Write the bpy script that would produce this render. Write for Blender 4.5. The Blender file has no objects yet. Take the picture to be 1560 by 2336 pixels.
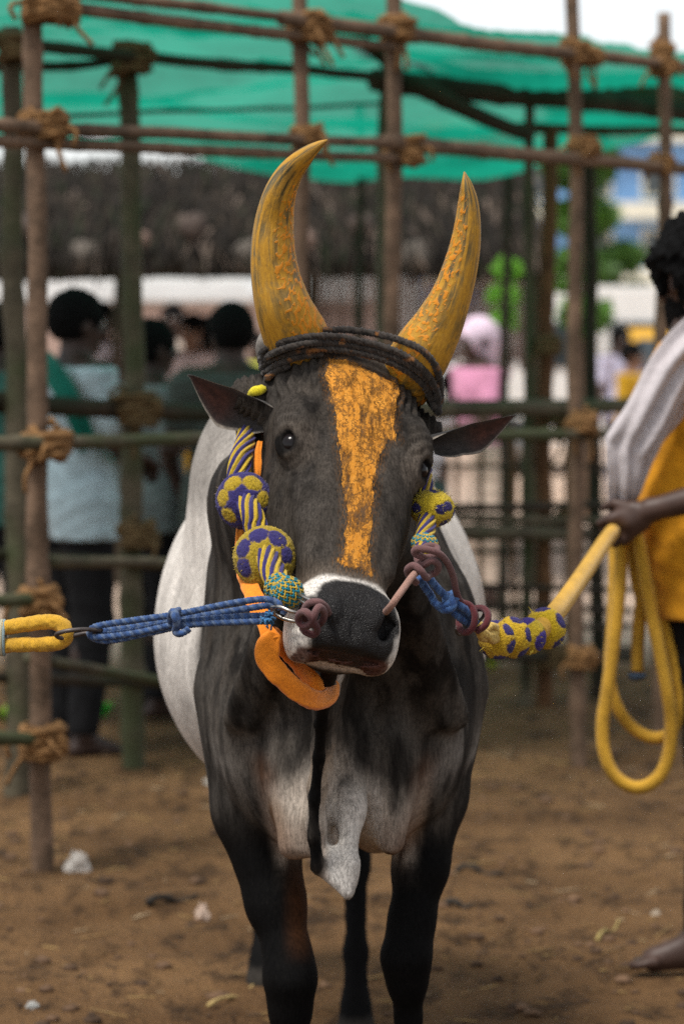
import bpy, math, random
import numpy as np
from math import radians, sin, cos, pi
from mathutils import Vector, Matrix
from mathutils.bvhtree import BVHTree

# ------------------------------------------------------------------ camera, sky, sun, exposure
scene = bpy.context.scene
FPX = 7000.0          # focal length in pixels of the 1560 px wide photograph
CAMZ = 1.5
camd = bpy.data.cameras.new('camera')
cam = bpy.data.objects.new('camera', camd)
scene.collection.objects.link(cam)
scene.camera = cam
cam.location = (0, 0, CAMZ)
cam.rotation_euler = (radians(90), 0, 0)
camd.sensor_fit = 'HORIZONTAL'
camd.sensor_width = 24.0
camd.lens = 24.0 * FPX / 1560.0
camd.shift_y = -(1168 - 760) / 1560.0 * (1560.0 / 2336.0) * (2336.0 / 1560.0)
camd.clip_start = 0.1
camd.clip_end = 800
camd.dof.use_dof = True
camd.dof.focus_distance = 4.80
camd.dof.aperture_fstop = 4.0

SUN_EL, SUN_AZ = 66.0, 222.0     # azimuth clockwise from +Y seen from above
world = bpy.data.worlds.new('World')
scene.world = world
world.use_nodes = True
wn = world.node_tree.nodes
bg = wn['Background']
sky = wn.new('ShaderNodeTexSky')
sky.sky_type = 'NISHITA'
sky.sun_disc = False
sky.sun_elevation = radians(SUN_EL)
sky.sun_rotation = radians(SUN_AZ)
sky.air_density = 1.0
sky.dust_density = 0.7
sky.ozone_density = 1.0
hs_ = wn.new('ShaderNodeHueSaturation')        # thin cloud: the same sky, most of its blue gone
hs_.inputs['Saturation'].default_value = 0.22
world.node_tree.links.new(sky.outputs[0], hs_.inputs['Color'])
world.node_tree.links.new(hs_.outputs[0], bg.inputs[0])
bg.inputs[1].default_value = 0.125

sund = bpy.data.lights.new('sun', 'SUN')
sund.energy = 2.7
sund.angle = radians(16)
sund.color = (1.0, 0.96, 0.9)
sun = bpy.data.objects.new('sun', sund)
scene.collection.objects.link(sun)
_a, _e = radians(SUN_AZ), radians(SUN_EL)
_dir = Vector((sin(_a) * cos(_e), cos(_a) * cos(_e), sin(_e)))
sun.rotation_euler = _dir.to_track_quat('Z', 'Y').to_euler()
sun.location = _dir * 30

scene.view_settings.view_transform = 'Standard'
scene.view_settings.look = 'None'
scene.view_settings.exposure = 0.54
scene.view_settings.gamma = 1.0
scene.render.engine = 'CYCLES'
scene.cycles.max_bounces = 6
scene.cycles.use_adaptive_sampling = False
scene.cycles.use_denoising = False      # let the sampling grain stand in for the sensor's

rnd = random.Random(7)

def P(px, py, d):
    """world point seen at photo pixel (px, py) at depth d"""
    return Vector(((px - 780) / FPX * d, d, CAMZ - (py - 760) / FPX * d))

# ------------------------------------------------------------------ scene helpers
def link(o, parent=None):
    scene.collection.objects.link(o)
    if parent is not None:
        o.parent = parent
        o.matrix_parent_inverse = Matrix.Identity(4)
        # children are built in world space; shift into the parent's space
        o.location = Vector(o.location) - parent.matrix_basis.translation if parent.parent is None else o.location
    return o

def tag(o, label=None, cat=None, group=None, kind=None):
    if label: o['label'] = label
    if cat: o['category'] = cat
    if group: o['group'] = group
    if kind: o['kind'] = kind
    return o

def empty(name, loc=(0, 0, 0)):
    o = bpy.data.objects.new(name, None)
    o.empty_display_size = 0.1
    scene.collection.objects.link(o)
    o.location = loc
    return o

def mk(name, V, F, mat=None, parent=None, cols=None, attrs=None, smooth=True, mats=None, fm=None):
    """numpy mesh -> object. F: array (n,4) or (n,3), or list of such arrays"""
    V = np.asarray(V, dtype=np.float32)
    if parent is not None:
        par = parent
        while par is not None:
            V = V - np.array(par.location, dtype=np.float32)
            par = par.parent
    me = bpy.data.meshes.new(name)
    Fs = F if isinstance(F, list) else [F]
    Fs = [np.asarray(f, dtype=np.int32) for f in Fs if len(f)]
    nl = sum(f.size for f in Fs); npoly = sum(len(f) for f in Fs)
    me.vertices.add(len(V)); me.vertices.foreach_set('co', V.ravel())
    me.loops.add(nl); me.loops.foreach_set('vertex_index', np.concatenate([f.ravel() for f in Fs]))
    me.polygons.add(npoly)
    sizes = np.concatenate([np.full(len(f), f.shape[1], np.int32) for f in Fs])
    starts = np.concatenate([[0], np.cumsum(sizes)[:-1]]).astype(np.int32)
    me.polygons.foreach_set('loop_start', starts)
    me.update(calc_edges=True)
    if fm is not None:
        me.polygons.foreach_set('material_index', np.asarray(fm, dtype=np.int32))
    me.polygons.foreach_set('use_smooth', np.full(npoly, smooth))
    if cols is not None:
        c = np.ones((len(V), 4), np.float32); c[:, :3] = cols
        at = me.attributes.new('Col', 'FLOAT_COLOR', 'POINT'); at.data.foreach_set('color', c.ravel())
    for k, v in (attrs or {}).items():
        v = np.asarray(v, np.float32)
        if v.ndim == 1:
            at = me.attributes.new(k, 'FLOAT', 'POINT'); at.data.foreach_set('value', v)
        else:
            at = me.attributes.new(k, 'FLOAT_VECTOR', 'POINT'); at.data.foreach_set('vector', v.ravel())
    for m in (mats or ([mat] if mat else [])):
        me.materials.append(m)
    me.validate()
    o = bpy.data.objects.new(name, me)
    scene.collection.objects.link(o)
    if parent is not None:
        o.parent = parent
    return o

def merge(parts):
    """parts: list of (V, F[, C]) with quads -> one"""
    Vs, Fs, Cs, n = [], [], [], 0
    for p in parts:
        Vs.append(np.asarray(p[0])); Fs.append(np.asarray(p[1]) + n); n += len(p[0])
        if len(p) > 2: Cs.append(np.asarray(p[2]))
    return (np.concatenate(Vs), np.concatenate(Fs)) + ((np.concatenate(Cs),) if Cs else ())

def box(c, s, rz=0.0):
    """solid box with its own quads; c centre, s full sizes"""
    v = np.array([[x, y, z] for x in (-.5, .5) for y in (-.5, .5) for z in (-.5, .5)]) * np.array(s)
    if rz:
        c_, s_ = cos(rz), sin(rz)
        v = np.stack([v[:, 0] * c_ - v[:, 1] * s_, v[:, 0] * s_ + v[:, 1] * c_, v[:, 2]], 1)
    f = np.array([[0, 1, 3, 2], [4, 6, 7, 5], [0, 4, 5, 1], [2, 3, 7, 6], [0, 2, 6, 4], [1, 5, 7, 3]])
    return v + np.array(c), f

# value noise ------------------------------------------------------
def _hash(ix, iy, iz, seed):
    h = (ix * 374761393 + iy * 668265263 + iz * 2147483647 + seed * 1274126177) & 0xffffffff
    h = ((h ^ (h >> 13)) * 1274126177) & 0xffffffff
    h = (h ^ (h >> 16)) & 0xffffffff
    return h.astype(np.float64) / 4294967295.0

def vnoise(p, seed=0):
    p = np.asarray(p, dtype=np.float64)
    i = np.floor(p).astype(np.int64); f = p - i
    f = f * f * (3 - 2 * f)
    r = 0
    for dx in (0, 1):
        wx = f[:, 0] if dx else 1 - f[:, 0]
        for dy in (0, 1):
            wy = f[:, 1] if dy else 1 - f[:, 1]
            for dz in (0, 1):
                wz = f[:, 2] if dz else 1 - f[:, 2]
                r = r + wx * wy * wz * _hash(i[:, 0] + dx, i[:, 1] + dy, i[:, 2] + dz, seed)
    return r

def fbm(p, scale=1.0, octv=3, seed=0):
    p = np.asarray(p) * scale
    s, a, t = 0, 1.0, 0
    for k in range(octv):
        s = s + a * vnoise(p * 2 ** k, seed + 17 * k); t += a; a *= .5
    return s / t

def sst(a, b, x):
    t = np.clip((x - a) / (b - a), 0, 1)
    return t * t * (3 - 2 * t)

def catmull(pts, n):
    """resample a polyline of k-dim control points smoothly to n points (centripetal-ish, arc length)"""
    pts = np.array([list(p) for p in pts], dtype=float)
    if len(pts) == 2:
        t = np.linspace(0, 1, n)[:, None]
        return pts[0] * (1 - t) + pts[1] * t
    q = np.vstack([2 * pts[0] - pts[1], pts, 2 * pts[-1] - pts[-2]])
    out = []
    m = 24
    for i in range(1, len(q) - 2):
        t = np.linspace(0, 1, m, endpoint=False)[:, None]
        p0, p1, p2, p3 = q[i - 1], q[i], q[i + 1], q[i + 2]
        out.append(.5 * ((2 * p1) + (-p0 + p2) * t + (2 * p0 - 5 * p1 + 4 * p2 - p3) * t ** 2 + (-p0 + 3 * p1 - 3 * p2 + p3) * t ** 3))
    out = np.vstack(out + [pts[-1:]])
    L = np.concatenate([[0], np.cumsum(np.linalg.norm(np.diff(out[:, :3], axis=0), axis=1))])
    s = np.linspace(0, L[-1], n)
    return np.stack([np.interp(s, L, out[:, k]) for k in range(out.shape[1])], 1)

def frames(C):
    T = np.gradient(C, axis=0); T /= np.linalg.norm(T, axis=1)[:, None] + 1e-12
    N = np.zeros_like(C)
    a = np.array([0, 0, 1.0]) if abs(T[0][2]) < .9 else np.array([1.0, 0, 0])
    n = a - T[0] * a.dot(T[0]); n /= np.linalg.norm(n); N[0] = n
    for i in range(1, len(C)):
        n = N[i - 1] - T[i] * N[i - 1].dot(T[i]); n /= np.linalg.norm(n) + 1e-12; N[i] = n
    return T, N, np.cross(T, N)

def sweep(C, R, seg=12, prof=None, caps=True):
    """tube along centre line C (n,3) with radii R; prof(theta array, s index array) -> radius factor"""
    C = np.asarray(C, float); n = len(C)
    R = np.broadcast_to(np.asarray(R, float), (n,))
    T, N, B = frames(C)
    th = np.linspace(0, 2 * pi, seg, endpoint=False)
    L = np.concatenate([[0], np.cumsum(np.linalg.norm(np.diff(C, axis=0), axis=1))])
    TH, SS = np.meshgrid(th, L)
    rf = R[:, None] * (prof(TH, SS) if prof is not None else 1.0)
    V = C[:, None, :] + rf[..., None] * (np.cos(TH)[..., None] * N[:, None, :] + np.sin(TH)[..., None] * B[:, None, :])
    V = V.reshape(-1, 3)
    i = np.arange(n - 1)[:, None] * seg; j = np.arange(seg)[None, :]; j2 = (j + 1) % seg
    F = np.stack([i + j, i + j2, i + seg + j2, i + seg + j], -1).reshape(-1, 4)
    TH = TH.ravel(); SS = SS.ravel()
    if caps:
        nV = len(V)
        V = np.vstack([V, C[0], C[-1]])
        a = np.arange(seg); b = (a + 1) % seg
        F = np.vstack([F, np.stack([np.full(seg, nV), b, a, a], 1)[:, [0, 1, 2, 2]]]) if False else F
        c0 = np.stack([b, a, np.full(seg, nV)], 1)
        o = (n - 1) * seg
        c1 = np.stack([o + a, o + b, np.full(seg, nV + 1)], 1)
        TH = np.append(TH, [0, 0]); SS = np.append(SS, [0, L[-1]])
        return V, [F, np.vstack([c0, c1])], TH, SS
    return V, [F], TH, SS

class Acc:
    """collects sweeps / quads into one mesh"""
    def __init__(self): self.V, self.Q, self.T, self.C, self.A, self.n = [], [], [], [], [], 0
    def add(self, V, F, C=None, A=None):
        V = np.asarray(V, float)
        for f in (F if isinstance(F, list) else [F]):
            f = np.asarray(f)
            if len(f): (self.Q if f.shape[1] == 4 else self.T).append(f + self.n)
        self.n += len(V); self.V.append(V)
        self.C.append(np.broadcast_to(np.asarray(C if C is not None else (1, 1, 1), float), (len(V), 3)))
        self.A.append(np.asarray(A, float) if A is not None else V * 0)
        return self
    def build(self, name, mat, parent=None, smooth=True, color=False, at=None):
        Fs = []
        if self.Q: Fs.append(np.concatenate(self.Q))
        if self.T: Fs.append(np.concatenate(self.T))
        return mk(name, np.concatenate(self.V), Fs, mat, parent, cols=np.concatenate(self.C) if color else None,
                  attrs={at: np.concatenate(self.A)} if at else None, smooth=smooth)

# ------------------------------------------------------------------ materials
def new_mat(name):
    m = bpy.data.materials.new(name); m.use_nodes = True
    nt = m.node_tree
    b = nt.nodes['Principled BSDF']
    return m, nt, b

class NB:
    """tiny node helper"""
    def __init__(self, nt): self.nt = nt
    def n(self, t, **kw):
        x = self.nt.nodes.new(t)
        for k, v in kw.items(): setattr(x, k, v)
        return x
    def l(self, a, b): self.nt.links.new(a, b)
    def noise(self, vec, scale, detail=4, rough=.6, dist=0):
        x = self.n('ShaderNodeTexNoise'); x.inputs['Scale'].default_value = scale
        x.inputs['Detail'].default_value = detail; x.inputs['Roughness'].default_value = rough
        x.inputs['Distortion'].default_value = dist
        if vec is not None: self.l(vec, x.inputs['Vector'])
        return x.outputs['Fac']
    def mapr(self, f, a, b, c=0., d=1.):
        x = self.n('ShaderNodeMapRange'); self.l(f, x.inputs[0])
        for i, v in zip((1, 2, 3, 4), (a, b, c, d)): x.inputs[i].default_value = v
        return x.outputs[0]
    def mix(self, f, a, b, mode='MIX'):
        x = self.n('ShaderNodeMix', data_type='RGBA', blend_type=mode)
        for i, v in ((0, f), (6, a), (7, b)):
            if hasattr(v, 'links') or hasattr(v, 'is_linked'): self.l(v, x.inputs[i])
            elif i == 0: x.inputs[0].default_value = v
            else: x.inputs[i].default_value = (*v, 1) if len(v) == 3 else v
        return x.outputs[2]
    def math(self, op, a, b=None, c=None):
        x = self.n('ShaderNodeMath', operation=op)
        for i, v in enumerate((a, b, c)):
            if v is None: continue
            if isinstance(v, (int, float)): x.inputs[i].default_value = v
            else: self.l(v, x.inputs[i])
        return x.outputs[0]
    def attr(self, name, out='Color'):
        x = self.n('ShaderNodeAttribute', attribute_name=name); return x.outputs[out]
    def obj(self, scale=None):
        x = self.n('ShaderNodeTexCoord').outputs['Object']
        if scale is None: return x
        return self.vscale(x, scale)
    def vscale(self, v, scale):
        m = self.n('ShaderNodeMapping'); m.inputs['Scale'].default_value = scale
        self.l(v, m.inputs['Vector']); return m.outputs[0]
    def bump(self, h, strength=.5, dist=.01, normal=None):
        x = self.n('ShaderNodeBump'); x.inputs['Strength'].default_value = strength
        x.inputs['Distance'].default_value = dist; self.l(h, x.inputs['Height'])
        if normal is not None: self.l(normal, x.inputs['Normal'])
        return x.outputs[0]

def simple(name, col, rough=.8, var=.25, scale=20, bump=.2, bdist=.004, attr=None, stretch=None, spec=.3, col2=None, metal=0., sheen=0., transl=0.):
    m, nt, b = new_mat(name); q = NB(nt)
    vec = q.obj(stretch)
    f = q.noise(vec, scale, 5, .65)
    base = q.attr(attr) if attr else None
    if base is None:
        c2 = col2 or tuple(c * (1 - var * 1.4) for c in col)
        c1 = col if col2 else tuple(min(1, c * (1 + var)) for c in col)
        out = q.mix(q.mapr(f, .3, .7), c2, c1)
    else:
        g = q.mapr(f, .3, .7, 1 - var, 1 + var)
        cc = q.n('ShaderNodeCombineColor'); [q.l(g, cc.inputs[i]) for i in range(3)]
        out = q.mix(1.0, base, cc.outputs[0], 'MULTIPLY')
    q.l(out, b.inputs['Base Color'])
    b.inputs['Roughness'].default_value = rough
    b.inputs['Specular IOR Level'].default_value = spec
    b.inputs['Metallic'].default_value = metal
    if sheen:
        b.inputs['Sheen Weight'].default_value = sheen
        b.inputs['Sheen Roughness'].default_value = .5
    if bump:
        f2 = q.noise(vec, scale * 3, 4, .7)
        q.l(q.bump(f2, bump, bdist), b.inputs['Normal'])
    return m

# ------------------------------------------------------------------ signed-distance sculpting
class Field:
    def __init__(self, xs, ys, zs):
        self.ax = [np.asarray(a, np.float32) for a in (xs, ys, zs)]
        self.F = np.full([len(a) for a in self.ax], 1.0, np.float32)
        self.O = np.zeros(3); self.R = np.eye(3)
    def frame(self, O=(0, 0, 0), R=np.eye(3)):
        self.O = np.array(O, float); self.R = np.array(R, float)
    def _blk(self, lo, hi):
        sl = []
        for a, l, h in zip(self.ax, lo, hi):
            i0 = max(0, np.searchsorted(a, l) - 1); i1 = min(len(a), np.searchsorted(a, h) + 1)
            if i1 <= i0: return None, None
            sl.append(slice(i0, i1))
        g = np.meshgrid(*[a[s] for a, s in zip(self.ax, sl)], indexing='ij')
        p = np.stack(g, -1)
        return tuple(sl), p
    def apply(self, c, rad, fn, k, op):
        """c local centre, rad bounding radius (scalar or 3 local half sizes) ; fn(local pts)->d"""
        r = np.array(rad if np.ndim(rad) else [rad] * 3, float)
        wc = self.O + self.R @ np.array(c, float)
        h = np.abs(self.R) @ r + k + .02
        sl, p = self._blk(wc - h, wc + h)
        if sl is None: return
        q = (p - self.O.astype(np.float32)) @ self.R.astype(np.float32)
        d = fn(q)
        A = self.F[sl]
        if op == 'u':
            if k <= 0: B = np.minimum(A, d)
            else:
                t = np.maximum(k - np.abs(A - d), 0) / k
                B = np.minimum(A, d) - t * t * k * .25
        elif op == 's':
            d = -d
            if k <= 0: B = np.maximum(A, d)
            else:
                t = np.maximum(k - np.abs(A - d), 0) / k
                B = np.maximum(A, d) + t * t * k * .25
        self.F[sl] = B
    def ell(self, c, r, k=.03, op='u', rot=None):
        c = np.array(c, float); r = np.array(r, float)
        M = np.eye(3) if rot is None else np.array(Matrix.Rotation(rot[1], 3, rot[0]))
        def fn(q):
            p = (q - c) @ M
            k0 = np.sqrt(((p / r) ** 2).sum(-1)) + 1e-9
            k1 = np.sqrt(((p / (r * r)) ** 2).sum(-1)) + 1e-9
            return k0 * (k0 - 1) / k1
        self.apply(c, max(r) if rot is not None else r, fn, k, op)
    def cone(self, a, b, ra, rb, k=.03, op='u', sq=None):
        """tapered capsule; sq=(sx,sy,sz) squash"""
        a = np.array(a, float); b = np.array(b, float)
        S = np.array(sq if sq else (1, 1, 1), float)
        ba = (b - a) / S
        def fn(q):
            p = (q - a) / S
            h = np.clip((p @ ba) / max(ba @ ba, 1e-9), 0, 1)
            return (np.sqrt(((p - h[..., None] * ba) ** 2).sum(-1)) - (ra + (rb - ra) * h)) * min(S)
        c = (a + b) / 2
        self.apply(c, np.abs(b - a) / 2 + max(ra, rb) * S, fn, k, op)
    def chain(self, pts, k=.03, op='u', sq=None):
        for (a, ra), (b, rb) in zip(pts[:-1], pts[1:]):
            self.cone(a, b, ra, rb, k, op, sq)
    def mesh(self):
        F = self.F; ax = self.ax
        ins = F < 0
        nx, ny, nz = [s - 1 for s in F.shape]
        cs = np.zeros((nx, ny, nz), np.int8)
        for dx in (0, 1):
            for dy in (0, 1):
                for dz in (0, 1):
                    cs += ins[dx:dx + nx, dy:dy + ny, dz:dz + nz]
        m = (cs > 0) & (cs < 8)
        I = np.argwhere(m)
        idx = np.full(m.shape, -1, np.int64); idx[m] = np.arange(len(I))
        cor = {}
        for dx in (0, 1):
            for dy in (0, 1):
                for dz in (0, 1):
                    cor[(dx, dy, dz)] = F[I[:, 0] + dx, I[:, 1] + dy, I[:, 2] + dz]
        acc = np.zeros((len(I), 3)); cnt = np.zeros(len(I))
        for c0 in cor:
            for ax_ in range(3):
                if c0[ax_] == 0:
                    c1 = list(c0); c1[ax_] = 1; c1 = tuple(c1)
                    a, b = cor[c0], cor[c1]
                    s = (a < 0) != (b < 0)
                    t = np.where(s, a / np.where(s, a - b, 1), 0)
                    q = np.tile(np.array(c0, float), (len(I), 1)); q[:, ax_] += t
                    acc += q * s[:, None]; cnt += s
        P_ = I + acc / cnt[:, None]
        V = np.stack([np.interp(P_[:, k], np.arange(len(ax[k])), ax[k]) for k in range(3)], 1)
        faces = []
        for a in range(3):
            b, c = (a + 1) % 3, (a + 2) % 3
            s0 = [slice(None)] * 3; s1 = [slice(None)] * 3
            s0[a] = slice(0, -1); s1[a] = slice(1, None)
            A, B = ins[tuple(s0)], ins[tuple(s1)]
            E = np.argwhere(A != B)
            sh = np.array(m.shape)
            E = E[(E[:, b] > 0) & (E[:, c] > 0) & (E[:, b] < sh[b]) & (E[:, c] < sh[c])]
            inside = A[E[:, 0], E[:, 1], E[:, 2]]
            def id_(db, dc):
                e = E.copy(); e[:, b] += db; e[:, c] += dc
                return idx[e[:, 0], e[:, 1], e[:, 2]]
            q = np.stack([id_(-1, -1), id_(0, -1), id_(0, 0), id_(-1, 0)], 1)
            q[~inside] = q[~inside][:, ::-1]
            faces.append(q)
        Fc = np.concatenate(faces)
        Fc = Fc[(Fc >= 0).all(1)]
        return V, Fc

def vnormals(V, F):
    n = np.cross(V[F[:, 2]] - V[F[:, 0]], V[F[:, 3]] - V[F[:, 1]])
    N = np.zeros_like(V)
    for k in range(4): np.add.at(N, F[:, k], n)
    return N / (np.linalg.norm(N, axis=1)[:, None] + 1e-12)

def span(*segs):
    """piecewise axis: (start, end, step), ..."""
    out = []
    for a, b, s in segs: out.append(np.arange(a, b - s * .25, s))
    out.append([segs[-1][1]])
    return np.concatenate(out)
# ================================================================== THE BULL
HO = None
def _rot():
    Rx = Matrix.Rotation(radians(-31), 3, 'X'); Ry = Matrix.Rotation(radians(12), 3, 'Y'); Rz = Matrix.Rotation(radians(15), 3, 'Z')
    return np.array(Rz @ Ry @ Rx)
HR = _rot()
HO = np.array([0.012, 4.95, 1.297]) - HR @ np.array([0, -.03, .042])
def H(x, y, z):
    """head-local point -> world"""
    return HO + HR @ np.array([x, y, z], float)

def head_sdf(f):
    f.frame(HO, HR)
    K = np.array([
        # z,    a,    yf,   yb
        [.285, .035, .015, .060],
        [.255, .078, -.025, .090],
        [.21, .110, -.060, .110],
        [.15, .124, -.082, .120],
        [.10, .127, -.090, .122],
        [.05, .120, -.092, .120],
        [-.02, .106, -.090, .112],
        [-.08, .092, -.086, .095],
        [-.14, .077, -.081, .070],
        [-.20, .068, -.078, .045],
        [-.26, .066, -.072, .030],
        [-.31, .055, -.055, .020]])
    zk = K[::-1, 0]
    zz = np.linspace(zk[0], zk[-1], 60)
    A, YF, YB = [np.convolve(np.pad(np.interp(zz, zk, K[::-1, c]), 2, 'edge'), np.ones(5) / 5, 'valid') for c in (1, 2, 3)]
    def loft(q):
        z = q[..., 2]
        a = np.interp(z, zz, A); yf = np.interp(z, zz, YF); yb = np.interp(z, zz, YB)
        yc = yf * .45 + yb * .55
        b = np.where(q[..., 1] < yc, yc - yf, yb - yc)
        p = np.where(q[..., 1] < yc, 2.7, 2.2)
        s = ((np.abs(q[..., 0]) / a) ** p + (np.abs(q[..., 1] - yc) / b) ** p) ** (1 / p)
        d = (s - 1) * np.minimum(a, b) * .9
        e = np.maximum(z - zz[-1], zz[0] - z)
        return np.maximum(d, e)
    f.apply((0, .01, -.01), (.16, .16, .32), loft, .01, 'u')
    for s in (-1, 1):
        f.ell((s * .098, -.050, .070), (.034, .036, .050), .03)           # brow
        f.ell((s * .060, .035, -.035), (.058, .070, .100), .04)           # masseter
        f.ell((s * .050, -.060, -.02), (.012, .02, .09), .03)             # facial crest
        f.cone((s * .085, -.055, .02), (s * .062, -.045, -.16), .012, .010, .03)
        f.cone((s * .08, .055, .175), (s * .150, .05, .170), .052, .034, .03)    # ear root
        f.cone((s * .060, .02, .215), (s * .100, .03, .265), .058, .050, .03)     # horn boss
    # poll
    f.ell((0, .03, .25), (.085, .06, .04), .04)
    # muzzle
    f.ell((0, -.030, -.262), (.078, .056, .058), .03)
    f.ell((0, -.050, -.250), (.060, .038, .045), .02)
    for s in (-1, 1):
        f.ell((s * .052, -.034, -.262), (.038, .050, .052), .02)          # nostril wings
        f.ell((s * .058, -.022, -.296), (.028, .040, .032), .02)          # upper lip corners
    f.ell((0, -.034, -.296), (.068, .048, .028), .02)
    # lower lip and chin, tucked back under the upper lip
    f.ell((-.004, .006, -.300), (.050, .034, .021), .005)
    f.cone((0, .012, -.265), (0, .05, -.12), .030, .050, .04)
    # nostrils
    for s in (-1, 1):
        f.ell((s * .056, -.078, -.276), (.012, .028, .020), .010, 's', rot=('Y', s * .35))
        f.cone((s * .050, -.074, -.262), (s * .074, -.062, -.262), .008, .004, .008, 's')
        f.ell((s * .034, -.088, -.262), (.012, .010, .024), .012)
    # creases of the nose pad
    for s in (-1, 1):
        f.cone((s * .036, -.104, -.236), (s * .016, -.106, -.292), .0030, .0024, .007, 's')
        f.cone((s * .062, -.088, -.236), (s * .078, -.064, -.300), .0030, .0030, .008, 's')
    # mouth slit
    f.ell((0, -.02, -.3215), (.070, .06, .0035), .005, 's')
    f.ell((0, -.099, -.300), (.0035, .02, .024), .008, 's')
    # eyes : lids then opening
    for s in (-1, 1):
        f.ell((s * .103, -.052, .033), (.0245, .026, .034), .016)
        f.ell((s * .104, -.062, .065), (.016, .016, .012), .014)
        f.ell((s * .121, -.074, .031), (.0100, .022, .0195), .004, 's', rot=('Z', s * .75))
        f.cone((s * .118, -.056, .050), (s * .098, -.083, .052), .0085, .0075, .010)        # upper lid fold

xs = span((-.44, -.22, .011), (-.22, .24, .0048), (.24, .42, .010))
ys = span((4.60, 5.16, .0048), (5.16, 5.62, .011), (5.62, 7.45, .02))
zs = span((-.02, .58, .0105), (.58, .92, .0095), (.92, 1.62, .0048))
f = Field(xs, ys, zs)
# body (world frame): the animal stands with its chest to the lens and its rump turned a little to the left
f.ell((-.040, 6.20, .95), (.322, .70, .33), .05)                  # barrel
f.ell((-.050, 6.15, .84), (.300, .62, .27), .10)
f.ell((-.06, 6.80, 1.05), (.25, .34, .30), .08)                    # rump
f.ell((0.0, 5.62, .93), (.235, .33, .33), .08)                     # chest
f.ell((-.125, 5.84, 1.18), (.168, .26, .235), .07)                 # hump
f.ell((-.055, 5.66, 1.14), (.15, .30, .20), .08)
f.cone((.015, 5.08, 1.30), (-.03, 5.62, 1.06), .112, .185, .06)    # neck
f.cone((.015, 5.02, 1.20), (-.005, 5.45, .92), .085, .165, .07)
f.cone((-.075, 5.16, 1.21), (-.10, 5.52, 1.08), .085, .125, .06)
f.cone((-.088, 5.10, 1.28), (-.125, 5.46, 1.20), .082, .115, .05)
for s in (-1, 1):
    f.ell((s * .165, 5.50, .90), (.085, .15, .185), .06)           # shoulder
    f.ell((s * .135, 5.36, .80), (.086, .10, .15), .06)            # point of shoulder
    f.ell((s * .065 - .005, 5.34, .745), (.085, .13, .15), .05)     # brisket
# forelegs
LX = [-.150, .165]
f.chain([((-.165, 5.46, .86), .100), ((-.150, 5.43, .66), .078), ((-.116, 5.38, .50), .050), ((-.094, 5.35, .415), .038),
         ((-.090, 5.34, .375), .043), ((-.090, 5.345, .32), .034), ((-.092, 5.36, .22), .025), ((-.094, 5.35, .12), .027), ((-.094, 5.33, .075), .034)], .025)
f.chain([((.165, 5.46, .86), .095), ((.158, 5.44, .68), .062), ((.138, 5.40, .56), .047), ((.122, 5.37, .47), .038),
         ((.112, 5.35, .41), .041), ((.114, 5.355, .365), .031), ((.116, 5.37, .30), .021), ((.118, 5.37, .16), .025), ((.120, 5.34, .075), .033)], .025)
for x, y in ((-.094, 5.31), (.120, 5.32)):
    f.cone((x, y, .05), (x, y - .015, .012), .042, .050, .02)
f.ell((0, 5.3, -.03), (.3, .3, .03), .004, 's')
# hind legs
f.chain([((.06, 6.85, .80), .15), ((.055, 6.70, .58), .090), ((.040, 6.82, .42), .042), ((.030, 6.74, .33), .028), ((.030, 6.64, .16), .023), ((.030, 6.60, .08), .030)], .03)
f.chain([((-.19, 7.05, .80), .15), ((-.20, 7.08, .58), .090), ((-.19, 7.28, .44), .042), ((-.185, 7.24, .34), .028), ((-.18, 7.16, .16), .023), ((-.18, 7.12, .08), .030)], .03)
f.cone((.03, 6.58, .05), (.03, 6.56, .0), .036, .044, .02)
f.cone((-.18, 7.10, .05), (-.18, 7.08, .0), .036, .044, .02)
# dewlap: a hanging sheet of skin from throat to brisket, its edge swinging a little left then right
DW = [((-.012, 4.86, 1.01), .017), ((-.026, 4.95, .93), .014), ((-.034, 5.02, .86), .011), ((-.038, 5.06, .80), .010), ((-.044, 5.08, .73), .010), ((-.046, 5.09, .665), .010), ((-.040, 5.10, .612), .011)]
f.chain(DW, .012)
for i in range(1, 5):
    o = np.array([0.003 * i, .045 * i, .010 * i])
    f.chain([(tuple(np.array(p) + o), r + .005 * i) for p, r in DW], .016)
f.cone((-.040, 5.105, .612), (.010, 5.10, .566), .011, .008, .012)
f.cone((-.020, 5.13, .622), (.012, 5.115, .582), .016, .011, .016)
f.cone((.010, 5.10, .568), (.016, 5.115, .615), .008, .012, .010)
f.cone((.010, 5.12, .60), (.014, 5.17, .70), .013, .020, .025)
f.cone((.014, 5.17, .70), (.020, 5.24, .86), .017, .028, .04)
f.cone((-.085, 5.21, .63), (-.07, 5.24, .80), .024, .03, .05)
f.cone((.085, 5.23, .63), (.080, 5.24, .80), .020, .03, .05)
# skin folds of the neck running down to the chest
for x0, x1, g in ((-.13, -.185, .02), (-.105, -.15, .0), (-.07, -.11, .02), (-.045, -.078, .0), (.05, .042, .01), (.085, .085, .0), (.115, .13, .015), (.14, .165, .0), (.165, .20, .02)):
    f.cone((x0 * .7, 5.06 + g, 1.14), (x1, 5.25 + g, .84), .010, .020, .030)
head_sdf(f)
f.frame()
V, Fc = f.mesh()
del f
N = vnormals(V, Fc)
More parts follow.
